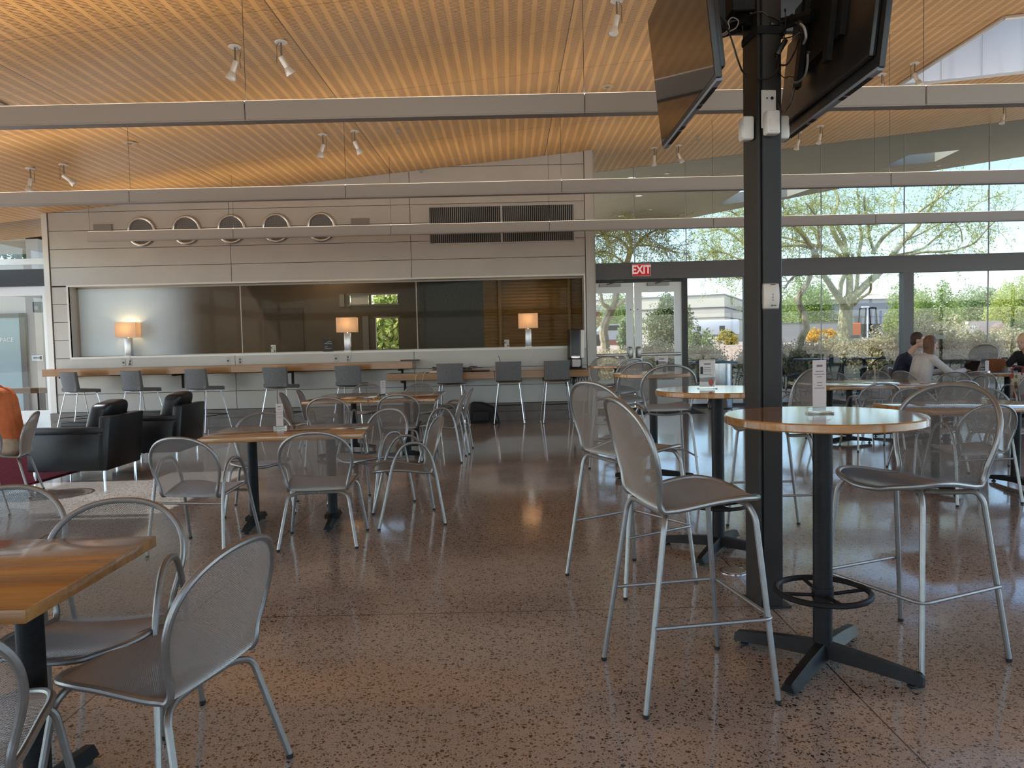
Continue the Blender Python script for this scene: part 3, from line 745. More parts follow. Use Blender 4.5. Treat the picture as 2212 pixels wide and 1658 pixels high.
chair('arm', -2.166,5.247, .16,.987, 'mesh armchair at the near left corner of the middle table with card stand', GL)
chair('side', -1.375,5.387, -.07,.998, 'armless mesh chair on the near side of the middle table, before its right pedestal', GL)
chair('side', -2.17,6.5, .2,-.98, 'mesh chair behind the middle table, facing us, left of the standing card', GL)
chair('arm', -1.26,6.64, -.57,-.82, 'mesh armchair at the far right corner of the middle table, turned towards it', GL)
chair('arm', -.85,5.99, -.97,-.255, 'mesh armchair at the right end of the middle table, seen from the side', GL)
chair('arm', -2.12,8.94, .04,1, 'mesh armchair on the near side of the twin tables below the counter, left one', GL)
chair('side', -1.36,9.2, -.03,1, 'armless mesh chair on the near side of the twin tables below the counter, right one', GL)
chair('side', -2.22,11.38, 0,-1, 'mesh chair behind the twin tables, its top showing left of the card', GL)
chair('side', -1.37,11.05, 0,-1, 'mesh chair behind the twin tables, its top showing before the floating cables', GL)
chair('side', -2.70,9.80, .99,.12, 'pale-lit mesh chair at the left end of the twin tables, nearer of two', GL)
chair('side', -2.68,10.5, .99,.12, 'pale-lit mesh chair at the left end of the twin tables, farther of two', GL)
chair('arm', -.85,9.12, -1,.03, 'mesh armchair at the right end of the twin tables, nearer of two', GL)
chair('arm', -.80,9.83, -1,.03, 'mesh armchair at the right end of the twin tables, farther of two', GL)
chair('side', -4.98,7.4, -.94,-.34, 'mesh chair under the seated person in the orange shirt', GL)
chair('side', -4.72,6.45, -.75,.66, 'mesh chair at the left edge of the photo, before the person in orange', GL)
chair('stool', .677,3.02, .985,.172, 'nearest mesh bar stool, left of the steel column, facing right', GB)
chair('stool', 1.72,3.263, -.917,-.399, 'large mesh bar stool at the right of the nearest round table', GB)
chair('stool', .664,4.36, .847,.531, 'mesh bar stool just behind the nearest left one', GB)
chair('stool', 1.834,5.29, -1,0, 'mesh bar stool half hidden behind the steel column', GB)
chair('stool', 1.40,7.02, -.04,1, 'mesh bar stool seen from behind, tucked at the third round table', GB)
chair('stool', 1.19,8.15, -.55,.83, 'mesh bar stool left behind the third round table', GB)
chair('stool', 1.36,9.75, -.62,.78, 'mesh bar stool nearest the farthest round table by the doors', GB)
chair('stool', 1.32,11.0, -.35,-.94, 'mesh bar stool on the far side of the farthest round table', GB)
chair('arm', 3.79,6.28, -.1,.995, 'mesh armchair seen through the large bar stool, near side of the right foreground table', GR_)
chair('side', 4.2,7.68, .05,-1, 'mesh chair behind the right foreground table, its top above the left corner', GR_)
chair('side', 4.86,7.55, 0,-1, 'mesh chair behind the right foreground table, near the photo\'s right edge', GR_)
chair('arm', 4.62,6.15, .1,.99, 'mesh chair cut off by the right edge of the photo at the right foreground table', GR_)
chair('arm', 4.39,9.25, 0,1, 'mesh armchair on the near side of the long right tables, left one', GR_)
chair('side', 5.42,9.38, 0,1, 'mesh chair on the near side of the long right tables, right one', GR_)
chair('arm', 3.70,10.1, .98,-.2, 'mesh armchair at the left end of the long right tables, just right of the column', GR_)
chair('side', 5.08,11.75, 0,-1, 'mesh chair behind the long right tables, left of the small card', GR_)
chair('side', 5.82,11.9, 0,-1, 'mesh chair behind the long right tables, behind the small card', GR_)
chair('arm', 5.98,10.1, -.98,.1, 'mesh armchair at the right end of the long right tables', GR_)
chair('side', 6.28,10.95, -.8,-.6, 'mesh chair nearest the two people at the round table, turned sideways', GR_)
chair('arm', 6.98,11.38, .5,.87, 'mesh chair at the near left of the people\'s round table, beside the woman in grey', GR_)
chair('arm', 7.88,10.85, 0,1, 'mesh armchair at the near side of the people\'s round table, cut by the photo edge', GR_)
chair('arm', 7.24,10.72, -.1,.99, 'mesh armchair holding the floral tote bag', GR_)
chair('side', 6.95,14.3, -.9,-.35, 'mesh side chair seen in profile near the glass front', GR_)
chair('stool', 8.55,13.9, -.8,-.6, 'mesh bar stool near the glass, behind the open copper laptop', GR_)
chair('side', 6.35,11.95, .9,.35, 'mesh chair the woman in grey sits on', GR_)
chair('side', 6.75,12.95, .75,-.66, 'mesh chair the man in navy sits on', GR_)
chair('side', 8.62,12.75, -.9,-.4, 'mesh chair the blonde woman sits on', GR_)

# ================================================================== TABLES
def cross_foot(b, L_=.37, ang0=0):
    for k in range(4):
        T = Matrix.Rotation(ang0+k*pi/2, 4, 'Z')
        sec = lambda r, w0, z0, z1: [(r,-w0,z0),(r,-w0*.45,z1),(r,w0*.45,z1),(r,w0,z0)]
        A = sec(.0,.042,.045,.105); B = sec(L_*.55,.036,.034,.084); Cc = sec(L_,.034,.022,.060); D_ = sec(L_+.012,.026,.022,.05)
        v = [T @ Vector(p) for p in A+B+Cc+D_]; f = []
        for i in range(3):
            for j in range(4): f.append((i*4+j, i*4+(j+1) % 4, (i+1)*4+(j+1) % 4, (i+1)*4+j))
        f += [(3,2,1,0),(12,13,14,15)]; b.add(v, f)
def glides(t, pts):
    for p in pts:
        g = MB(); g.lathe([(.016,0),(.020,.004),(.018,.009),(.008,.012),(.008,.032)], (p[0],p[1],0), 12); g.build('glide', RUBBER, t)
def bar_table(x, y, label, rz=0, ang=0):
    t = thing('round_bar_table', label, 'bar table', (x,y,0), rz, 'round wooden bar tables')
    b = MB(); R_ = .395; b.lathe([(R_-.006,1.026),(R_,1.031),(R_,1.056),(R_-.005,1.061)], n=64); b.build('tabletop', WOOD, t, ang=25)
    b = MB(); b.lathe([(.039,.09),(.039,1.0),(.041,1.0),(.060,1.012),(.115,1.018),(.115,1.026)], n=28); b.build('pedestal', BLACKM, t, ang=60)
    b = MB(); cross_foot(b, .375, ang); b.build('base', BLACKM, t, ang=40)
    glides(t, [(.345*cos(ang+k*pi/2), .345*sin(ang+k*pi/2)) for k in range(4)])
    b = MB(); P = [(.187*cos(a), .187*sin(a), .315) for a in [2*pi*k/48 for k in range(48)]]; b.tube(P, .0125, 10, True)
    for k in range(4):
        a = ang+pi/4+k*pi/2; b.tube([(.03*cos(a),.03*sin(a),.30),(.18*cos(a),.18*sin(a),.312)], .008, 8)
    b.lathe([(.044,.285),(.044,.335)], n=24); b.build('foot_ring', BLACKM, t)
    return t
bar_table(1.288,3.144, 'nearest round bar table, standing before the steel column', 0, radians(-41))
bar_table(1.325,4.89, 'second round bar table, its right edge cut by the steel column', 0, radians(-32))
bar_table(1.40,7.52, 'third round bar table, behind the mesh stool seen from behind', 0, radians(-10))
bar_table(1.43,10.3, 'farthest round bar table, by the wall end and double doors', 0, radians(20))
def dining_table(x, y, lx, ly, rz, label, poles, barang, group='rectangular wooden dining tables'):
    t = thing('dining_table', label, 'table', (x,y,0), rz, group)
    b = MB(); b.rbox(-lx/2,lx/2,-ly/2,ly/2,.704,.741,.003,2); b.build('tabletop', WOOD if barang else WOODY, t)
    for (px, py) in poles:
        b = MB(); b.lathe([(.038,.07),(.038,.68),(.040,.68),(.062,.692),(.11,.697),(.11,.704)], (px,py,0), 24); b.build('pedestal', BLACKM, t, ang=60)
        b = MB(); T = Matrix.Translation((px,py,0)) @ Matrix.Rotation(barang, 4, 'Z')
        for s in (0,1):
            T2 = T @ Matrix.Rotation(pi*s, 4, 'Z'); sec = lambda r, w0, z0, z1: [(r,-w0,z0),(r,-w0*.45,z1),(r,w0*.45,z1),(r,w0,z0)]
            v = [T2 @ Vector(p) for p in sec(0,.04,.04,.09)+sec(.16,.035,.03,.075)+sec(.285,.032,.02,.055)]; f = []
            for i in range(2):
                for j in range(4): f.append((i*4+j, i*4+(j+1) % 4, (i+1)*4+(j+1) % 4, (i+1)*4+j))
            f += [(3,2,1,0),(8,9,10,11)]; b.add(v, f)
        b.box(-.075,.075,-.055,.055,.055,.085, T=T)
        b.build('base', BLACKM, t, ang=40)
        glides(t, [(T @ Vector((s*.26,0,0)))[:2] for s in (-1,1)])
    return t
WOODY = woodmat('maple_tabletop_long', (.27,.125,.035), (.44,.225,.075), .10, 'Y', .045, .5)
dining_table(-1.86,2.245, 1.22,.74, radians(1), 'near left dining table, cropped by the photo\'s left edge', [(.40,-.02),(-.40,-.02)], pi/2)
dining_table(-1.745,5.95, 1.19,.78, radians(4.5), 'middle dining table with a standing white card, among four mesh chairs', [(-.30,-.03),(.31,-.06)], pi/2)
dining_table(-2.14,9.85, .80,1.46, 0, 'left one of the twin tables pushed together below the counter', [(0,-.45),(0,.35)], 0)
dining_table(-1.33,9.83, .80,1.46, 0, 'right one of the twin tables pushed together below the counter', [(.03,-.5),(.03,.35)], 0)
dining_table(4.10,6.82, 1.28,.86, radians(7), 'right foreground dining table seen through the large bar stool', [(-.38,-.10),(.40,-.10)], pi/2)
dining_table(4.40,10.25, .82,1.46, 0, 'left one of the long right tables with the small card between', [(-.06,-.5),(-.06,.1)], 0)
dining_table(5.23,10.25, .82,1.46, 0, 'right one of the long right tables, nearer the seated people', [(0,-.55),(0,.1)], 0)
t = thing('round_dining_table', 'round wooden table with laptops and cups where three people sit', 'table', (7.98,12.2,0))
b = MB(); b.lathe([(.745,.705),(.75,.71),(.75,.738),(.745,.742)], n=64); b.build('tabletop', WOOD, t, ang=25)
b = MB(); b.lathe([(.05,.07),(.05,.69),(.12,.70),(.12,.705)], n=24); b.build('pedestal', BLACKM, t, ang=60)
b = MB(); cross_foot(b, .42, .6); b.build('base', BLACKM, t, ang=40)
glides(t, [(.385*cos(.6+k*pi/2), .385*sin(.6+k*pi/2)) for k in range(4)])

# ================================================================== COUNTER WALL
def counter(x0, x1, ztop, label, seams=()):
    t = thing('bar_counter', label, 'counter', ((x0+x1)/2, YB-.25, ztop)); h = (x1-x0)/2
    b = MB(); ed = [-h]+[s-(x0+x1)/2 for s in seams]+[h]
    for a, c in zip(ed[:-1], ed[1:]): b.rbox(a+.0008,c-.0008,-.25,.25,-.125,0,.004,1)
    b.build('worktop', WOODE, t)
    b = MB(); n = max(2, int((x1-x0)/1.6))
    for k in range(n):
        x = -h+.25+(2*h-.5)*k/(n-1); b.box(x-.02,x+.02,-.15,.25,-.165,-.125); b.box(x-.02,x+.02,.235,.25,-.40,-.125)
    b.build('bracket', BLACKM, t, smooth=False); return t
counter(-8.2,-1.73, 1.11, 'long higher wooden counter along the panelled wall, at the left', (-4.9,))
cR = counter(-2.19,1.37, .90, 'shorter lower wooden counter along the wall, at the right', (-.30,))

# upholstered stools at the counters
SROD = mat('chrome_rod', (.62,.62,.62), .22, 1)
def make_fab():
    t = thing('upholstered_bar_stool', '-', 'bar stool')
    b = MB()
    def bk(v):                                            # gently dished backrest, narrower at the bottom
        u = (v.z+.165)/.33; return Vector((v.x*(.93+.07*u), v.y+.05*(v.x/.225)**2-.055*u, v.z))
    b.rbox(-.225,.225,-.028,.028,-.165,.165,.026,3, T=Matrix.Translation((0,-.205,.905)), sub=6, fn=bk); b.build('backrest', GREYFAB, t, ang=60)
    b = MB()
    def st(v): return Vector((v.x, v.y, v.z+.02*(v.y/.2)**2*(1 if v.y < 0 else -.6)))
    b.rbox(-.222,.222,-.215,.215,-.03,.03,.026,3, T=Matrix.Translation((0,.005,.745)), sub=6, fn=st); b.build('seat', GREYFAB, t, ang=60)
    for sx in (-1,1):
        for sy, yt, yb in ((-1,-.17,-.32),(1,.16,.31)):
            b = MB(); b.tube(fillet([(0,yt,.712),(sx*.16,yt,.712),(sx*.185,yt,.70),(sx*.262,yb,.006)], .04, 6), .0085, 8); l = b.build('leg', SROD, t)
            MB().lathe([(.011,0),(.011,.01)], (sx*.262,yb,0), 8).build('glide', RUBBER, l)
    b = MB(); P = [(sx*.238,y,.28) for sx, y in ((-1,-.26),(-1,.255),(1,.255),(1,-.26))]; b.tube([P[1],P[2]], .007, 8); b.tube([P[0],P[1]], .006, 8); b.tube([P[3],P[2]], .006, 8); b.build('footrest', BLACKM, t)
    return t
fab = None
for i, (x, y, deg, lab) in enumerate(((-7.40,13.02,-30,'leftmost grey upholstered stool at the counter, in front of the glass door'),
    (-6.35,13.0,-24,'second grey upholstered stool from the left, under the leftmost lamp'),
    (-5.25,12.98,-22,'third grey upholstered stool from the left, above the far leather armchair'),
    (-3.95,13.0,-13,'fourth grey upholstered stool from the left, under the small white card'),
    (-2.74,13.0,-6,'fifth grey upholstered stool from the left, under the middle lamp'),
    (-1.03,12.98,-4,'grey upholstered stool beside the black backpack'),
    (-.05,13.33,-2,'grey upholstered stool at the low counter, just right of the backpack'),
    (.775,13.32,2,'rightmost grey upholstered stool, next to the pale wall end'))):
    if fab is None: fab = make_fab(); ft = tree_of(fab); fab.location = (x,y,0); fab.rotation_euler = (0,0,radians(deg)); fab['label'] = lab; fab['group'] = 'grey stools at the counters'
    else: dup(fab, (x,y,0), radians(deg), lab, None, ft)

# lamps on the ledge
def shade_mat(nm):
    m, t, b = nt(nm); b.inputs['Base Color'].default_value = (.82,.72,.60,1); b.inputs['Roughness'].default_value = .9
    tr = N(t,'ShaderNodeBsdfTranslucent'); tr.inputs['Color'].default_value = (.95,.80,.62,1); mx = N(t,'ShaderNodeMixShader', Fac=.55)
    L(t, b.outputs[0], mx.inputs[1]); L(t, tr.outputs[0], mx.inputs[2]); L(t, mx.outputs[0], t.nodes['Material Output'].inputs['Surface']); return m
SHADE = shade_mat('linen_shade')
BULB = emit('warm_bulb', (1,.66,.32), 30)
LAMPS = []
for i, (px, w_, lab) in enumerate(((279,.37,'lit table lamp with square shade on the ledge, leftmost'),(752,.36,'lit table lamp with square shade on the ledge, middle, beside the black sign'),(1142,.36,'lit table lamp with square shade on the ledge, rightmost, before the timber slats'))):
    p = at(px, 760, 13.89); t = thing('table_lamp', lab, 'lamp', (p.x,13.89,OZ0), radians((4,2,0)[i]), 'lamps on the window ledge')
    b = MB(); b.rbox(-.055,.055,-.055,.055,.008,.33,.006,2); b.box(-.065,.065,-.065,.065,0,.010); b.build('base', mat('pale_steel_lamp_base_%d' % i, (.50,.50,.50), .25, .7), t)
    b = MB(); b.lathe([(.012,.33),(.012,.40)], n=12); b.build('stem', CHROME, t)
    b = MB(); h = w_/2; d = .115
    for (x0,x1,y0,y1) in ((-h,h,-d,-d+.004),(-h,h,d-.004,d),(-h,-h+.004,-d,d),(h-.004,h,-d,d)): b.box(x0,x1,y0,y1,.345,.610)
    b.build('lamp_shade', SHADE, t, smooth=False)
    b = MB(); b.ball((0,0,.47), .032, n=12); b.build('bulb', BULB, t)
    b = MB(); b.tube(catmull([(.05,-.06,.01),(.07,-.12,.006),(.075,-.165,-.01),(.06,-.17,-.10),(.03,-.165,-.17)], 6), .004, 6); b.build('cord', PLASTW, t)
    LAMPS.append((p.x, 13.89, OZ0+.47))

# cards in clear stands
def card(loc, rz, w_, h_, label, lean=0, stand='t', art=None, group='menu cards in clear stands'):
    t = thing('menu_card', label, 'menu card', loc, rz, group)
    b = MB(); b.box(-w_/2,w_/2,-.0012,.0012,.012,h_); 
    b.build('card', PAPER, t, smooth=False)
    b = MB()
    if stand == 't': b.rbox(-w_*.85,w_*.85,-.030,.030,0,.007,.002,1); b.rbox(-w_*.85,w_*.85,-.008,-.0016,.007,.028,.001,1); b.rbox(-w_*.85,w_*.85,.0016,.008,.007,.028,.001,1)
    else: b.rbox(-w_*.62,w_*.62,-.03,.03,0,.006,.002,1); b.box(-w_*.53,w_*.53,-.004,-.002,.006,h_+.004); b.box(-w_*.53,w_*.53,.002,.004,.006,h_+.004)
    b.build('stand', ACRYL, t, smooth=False)
    b = MB(); rnd = random.Random(hash(label) % 999 if 0 else len(label)); z = h_-.02
    yy = -.0016 if stand == 't' else -.0048
    b.box(-w_*.22,w_*.22,yy-.0004,yy,z-.008,z); z -= .026
    while z > h_*.45:
        wl = w_*rnd.uniform(.18,.42); b.box(-wl,wl,yy-.0004,yy,z-.0028,z); z -= .0115 if rnd.random() < .7 else .024
    b.build('print', INK, t, smooth=False)
    if art:
        b = MB(); b.lathe([(w_*.17,0),(w_*.17,.0006)], (w_*.24,yy-.0004,h_*.22), 20, T=Matrix.Rotation(pi/2,3,'X') @ Matrix.Diagonal((1,1.4,1))); b.build('picture', mat('red_drink_picture', (.35,.10,.08), .7) if art == 1 else INK, t)
        b = MB(); b.box(-w_*.46,-w_*.28,yy-.0006,yy,h_*.52,h_*.78); b.build('cup_picture', BLACKCARD, t, smooth=False)
    return t
TT = 1.061; DT = .741
p = atz(1770, 893, TT); card((p.x,p.y,TT), radians(8), .060, .225, 'tall white card in a clear stand on the nearest round bar table')
p = atz(1528, 839, TT); card((p.x,p.y,TT), radians(-3), .098, .185, 'printed menu card with drink picture on the second round bar table', stand='f', art=1)
p = atz(1425, 806, TT); card((p.x,p.y-.1,TT), radians(-4), .11, .165, 'printed menu card on the third round bar table', stand='f', art=2)
p = at(1344, 781, 10.2); card((p.x,10.2,TT), 0, .10, .14, 'pale menu card on the farthest round bar table', stand='f')
p = atz(605, 927, DT); card((p.x,p.y,DT), radians(7), .055, .205, 'tall white card in a clear stand on the middle dining table')
p = atz(828, 855, DT); card((p.x,p.y,DT), radians(62), .10, .20, 'white card seen edge-on on the twin tables below the counter')
p = atz(1890, 826, DT); card((p.x,p.y,DT), radians(70), .10, .20, 'small card seen edge-on on the long right tables')
p = atz(2127, 861, DT); card((p.x,p.y,DT), radians(60), .10, .19, 'card on the right foreground dining table, seen through the bar stool')
p = at(2132, 792, 12.0); card((p.x,12.0,.742), radians(30), .10, .20, 'small card on the people\'s round table between the two laptops')
p = at(591, 762, 13.86); card((p.x,13.86,OZ0), 0, .085, .14, 'small white card on the ledge left of the black sign', stand='f', art=2)
p = at(1095, 752, 13.86); card((p.x,13.86,OZ0), 0, .085, .14, 'small white card on the ledge left of the rightmost lamp', stand='f', art=1)
# black sign with chalk lettering
p = at(709, 763, 13.84); t = thing('black_sign', 'small black sign with white handwriting on the ledge by the middle lamp', 'sign', (p.x,13.84,OZ0), radians(3))
b = MB(); b.rbox(-.095,.095,-.008,.008,0,.225,.003,1); b.build('board', BLACKCARD, t)
b = MB(); rnd = random.Random(4)
for z, x0, x1 in ((.178,-.02,.07),(.146,-.06,.075),(.085,-.06,.0),(.057,-.06,.07)):
    x = x0; P = []
    while x < x1: P.append((x,-.009,z+rnd.uniform(-.009,.009))); x += .007
    b.tube(P, .0016, 4)
b.build('handwriting', CHALK, t)

# outlets
OUTM = mat('steel_outlet_plate', (.30,.29,.27), .4, .5)
for i, (px, py, n_, lab) in enumerate(((267,783,1,'single outlet below the leftmost lamp, left of the pair'),(281,783,2,'double outlet below the leftmost lamp, right of the pair'),(493,779,1,'single outlet mid-way along the long counter'),(519,779,2,'double outlet mid-way along the long counter'),(726,774,1,'outlet below the middle lamp, left of the pair'),(752,774,2,'outlet below the middle lamp, right of the pair'),(966,793,1,'left one of three outlets above the pile of cables'),(991,792,1,'middle one of three outlets above the pile of cables'),(1017,792,0,'blank right one of three plates above the pile of cables'),(1195,790,2,'outlet on the wall left of the napkin dispenser, left of the pair'),(1220,789,0,'outlet on the wall left of the napkin dispenser, right of the pair'))):
    p = at(px, py, YB); t = thing('wall_outlet', lab, 'outlet', (p.x,YB,p.z), 0, 'outlets above the counters')
    b = MB(); b.rbox(-.036,.036,-.008,.0,-.058,.058,.004,1); b.build('plate', OUTM, t)
    if n_:
        b = MB()
        for z in ((0.0,) if n_ == 1 else (-.024,.024)): b.rbox(-.017,.017,-.012,-.008,z-.017,z+.017,.004,1)
        b.build('socket', PLASTB, t)

# round vents, plates, grille
GRD = mat('dark_vent_interior', (.012,.013,.014), .7); GRB = mat('vent_bar', (.22,.22,.215), .45, .2)
for i, (px, py) in enumerate(((306.5,500.5),(403.5,497),(500.5,495),(597.5,492.5),(694.5,490.5))):
    p = at(px, py, YB); R_ = .262; t = thing('round_wall_vent', ['leftmost','second','third','fourth','rightmost'][i]+' of the five round vents high on the panelled wall', 'vent', (p.x,YB,p.z), 0, 'round wall vents')
    Rx = Matrix.Rotation(pi/2,3,'X')
    b = MB(); P = [(R_*.905*cos(a),-.018,R_*.905*sin(a)) for a in [2*pi*k/48 for k in range(48)]]; b.tube(P, .027, 10, True); b.build('rim', mat('polished_rim_%d' % i, (.55,.53,.50), .25, .9), t)
    b = MB(); b.lathe([(.225,0),(.225,.006)], (0,0,0), 40, T=Rx); b.build('duct', GRD, t)
    b = MB(); n = 12
    for k in range(-n+1, n):
        o = k*.0185; hl = sqrt(max(0,.225**2-o*o)); b.box(o-.0032,o+.0032,-.016,-.012,-hl,hl); b.box(-hl,hl,-.012,-.009,o-.0032,o+.0032)
    b.build('grille', GRB, t, smooth=False)
for i, (px, py) in enumerate(((223,496.5),(778.5,483))):
    p = at(px, py, YB); t = thing('wall_plate', ('grey square plate at the left of the round vents','grey square plate at the right of the round vents')[i], 'wall plate', (p.x,YB,p.z), 0, 'grey wall plates')
    b = MB(); b.rbox(-.165,.165,-.03,.0,-.095,.095,.004,1); b.build('cover', mat('grey_plate_%d' % i, (.17,.155,.14), .5, .2), t)
    b = MB(); b.box(-.172,.172,-.006,.0,-.102,.102); b.build('edge', TRIMM, t, smooth=False)
p0 = at(927, 449, YB); p1 = at(1238, 441, YB); zt = (p0.z+p1.z)/2; zb = (at(929,526,YB).z+at(1240,519,YB).z)/2
gx, gw, gz, gh = (p0.x+p1.x)/2, (p1.x-p0.x)/2, (zt+zb)/2, (zt-zb)/2
t = thing('wall_grille', 'wide dark slotted air grille high on the right of the panelled wall', 'grille', (gx,YB,gz))
b = MB(); b.box(-gw,gw,-.004,.0,-gh,gh); b.build('back', GRD, t, smooth=False)
b = MB(); b.box(-gw-.02,gw+.02,-.02,0,gh,gh+.02); b.box(-gw-.02,gw+.02,-.02,0,-gh-.02,-gh); b.box(-gw-.02,-gw,-.02,0,-gh,gh); b.box(gw,gw+.02,-.02,0,-gh,gh); b.box(-.012,.012,-.022,0,-gh,gh); b.build('frame', PANEL, t, smooth=False)
b = MB(); n = 74
for k in range(n):
    x = -gw+(2*gw)*(k+.5)/n; b.box(x-.0042,x+.0042,-.018,-.004,-gh,gh)
b.build('louvre', mat('louvre_grey', (.24,.23,.22), .45, .3), t, smooth=False)

# things on the counters
p = at(884, 778, 13.38); t = thing('closed_laptop', 'closed pale laptop at the right end of the higher counter', 'laptop', (p.x,13.5,1.11), radians(2))
b = MB(); b.rbox(-.165,.165,-.115,.115,0,.012,.005,2); b.build('base', PLASTG, t); b = MB(); b.rbox(-.165,.165,-.115,.115,.013,.024,.005,2); b.build('lid', mat('navy_lid', (.03,.035,.06), .4), t); b = MB(); b.box(-.15,.16,-.118,.10,-.0,.001); b.build('pad', PAPER, t, smooth=False)
p = at(930, 800, 13.35); t = thing('closed_laptop', 'white closed laptop on the low counter, left of the cable pile', 'laptop', (p.x+.02,13.4,.90), radians(-3), None)
b = MB(); b.rbox(-.09,.11,-.10,.10,0,.028,.006,2); b.build('base', PLASTW, t); b = MB(); b.rbox(-.09,.11,-.10,.10,.029,.036,.004,1); b.build('lid', PLASTW, t)
for i, (x, y, w_, d_, hh, lab, mm) in enumerate(((-1.36,13.42,.16,.11,.022,'black flat case on the low counter beside the white laptop',PLASTB),(-.92,13.45,.21,.13,.035,'black laptop sleeve lying under the wall outlets',PLASTB),(-.56,13.42,.16,.10,.026,'black tablet folder on the low counter, right of the cables',PLASTB))):
    t = thing('flat_case', lab, 'case', (x,y,.90), radians(5-7*i)); b = MB(); b.rbox(-w_,w_,-d_,d_,0,hh,.01,2); b.build('body', mm, t); b = MB(); b.rbox(-w_*.95,w_*.95,-d_*.95,d_*.95,hh,hh+.004,.002,1); b.build('flap', PLASTB if i < 2 else mat('tan_cover', (.34,.24,.12), .7), t)
rnd = random.Random(11)
for k in range(4):
    x0 = -1.25+.2*k; P = [(rnd.uniform(-.16,.16),rnd.uniform(-.1,.12),.045+rnd.uniform(0,.05)) for _ in range(9)]; P[0] = (-.12,0,.006); P[-1] = (.0,.30,.06)
    t = thing('power_cable', 'thin black charging cable tangled on the low counter under the outlets', 'cable', (x0,13.42,.90), 0, 'charging cables on the low counter'); MB().tube(catmull(P, 7), .0055, 6).build('wire', PLASTB, t); MB().rbox(-.14,-.09,-.012,.012,0,.02,.004,1).build('plug', PLASTB, t)
for k, (px, dx) in enumerate(((901,-.06),(917,-.16))):
    p = at(px, 806, 13.2); t = thing('hanging_cable', ('cream cable hanging over the low counter edge, left of two','cream cable hanging over the low counter edge, right of two')[k], 'cable', (p.x,13.25,.90), 0, 'cream cables over the counter edge')
    MB().tube(catmull([(.16 if k else .10,.12,.01),(.06,.03,.02),(.0,-.02,.0),(-.03,-.03,-.10),(-.02+dx*.2,-.02,-.22),(dx*.6,0.05,-.42)], 7), .006, 6).build('wire', mat('cream_cable_%d' % k, (.55,.46,.32), .6), t)
p = at(1083, 798, 13.4); t = thing('plastic_cup', 'clear plastic cup with a dark straw on the low counter', 'cup', (p.x,13.45,.90))
b = MB(); b.lathe([(.034,0),(.036,.003),(.046,.145),(.044,.145),(.034,.005)], n=20); b.build('body', ACRYL, t); b = MB(); b.lathe([(.045,.145),(.045,.152),(.03,.158)], n=20); b.build('lid', ACRYL, t); b = MB(); b.tube([(.012,0,.02),(-.03,0,.225),(-.05,0,.27)], .005, 6); b.build('straw', PLASTB, t); b = MB(); b.lathe([(.034,.006),(.037,.05)], n=16); b.build('ice', mat('ice_melt', (.6,.6,.6), .2), t)
# napkin dispenser
p = at(1244, 793, 13.4); t = thing('napkin_dispenser', 'tall black and white tabletop napkin dispenser at the right end of the low counter', 'dispenser', (p.x,13.42,.90), radians(12))
b = MB(); b.rbox(-.15,.15,-.14,.14,0,.022,.01,2); b.rbox(-.11,.11,-.05,.10,.022,.19,.02,2); b.build('stand', PLASTB, t)
T = Matrix.Translation((0,-.02,.44)) @ Matrix.Rotation(radians(-5),4,'X') @ Matrix.Rotation(radians(3),4,'Y')
b = MB(); b.rbox(-.13,.06,-.11,.11,-.27,.27,.03,3, T=T); b.build('housing', PLASTB, t)
b = MB(); b.rbox(.055,.135,-.10,.105,-.25,.255,.025,3, T=T); b.build('white_cover', PLASTW, t)
b = MB(); b.rbox(-.11,.04,-.118,-.10,-.26,-.20,.01,2, T=T); b.build('slot_lip', CHROME, t)
b = MB(); b.box(-.08,.05,-.09,-.05,-.40,-.27, T=T); b.box(-.06,.07,-.07,-.03,-.38,-.27, T=T); b.build('napkin', PAPER, t, smooth=False)
# cables hanging below the right end of the low counter
t = thing('cable_bundle', 'black cable bundle drooping under the right end of the low counter', 'cable', (1.12,13.5,.775)); b = MB(); rnd = random.Random(3)
for k in range(9):
    x = -.2+.05*k; b.tube(catmull([(x,0,0),(x+.02,-.03,-.05-rnd.random()*.06),(x+.05,-.02,-.10-rnd.random()*.13),(x+.08,0,-.03),(x+.1,0,0)], 5), .006, 5)
b.box(-.25,.22,-.05,.05,-.012,0); b.build('wires', PLASTB, t)
# backpack
BPK = mat('black_nylon', (.006,.006,.007), .75, bump=.2, bscale=200)
p = atz(1038, 912, 0); t = thing('backpack', 'black backpack slumped on the floor under the low counter', 'backpack', (-.56,13.42,0), radians(-6))
def slump(v): return Vector((v.x+.10*v.z, v.y*(1-.5*max(0,v.z)), v.z-.5*max(0,v.x)*(1 if v.z > .1 else .2)))
b = MB(); b.rbox(-.20,.20,-.15,.15,0,.36,.10,5, sub=4, fn=slump); b.build('body', BPK, t, ang=70)
b = MB(); b.rbox(-.12,.16,-.20,-.12,.02,.22,.04,3); b.build('pocket', BPK, t, ang=70)
b = MB(); b.tube(catmull([(.18,-.02,.20),(.27,-.05,.17),(.31,-.06,.08),(.32,-.08,.015),(.26,-.12,.012)], 6), .013, 6); b.tube(catmull([(.14,-.1,.12),(.25,-.16,.09),(.28,-.17,.015),(.36,-.2,.012)], 6), .010, 6); b.build('strap', BPK, t)

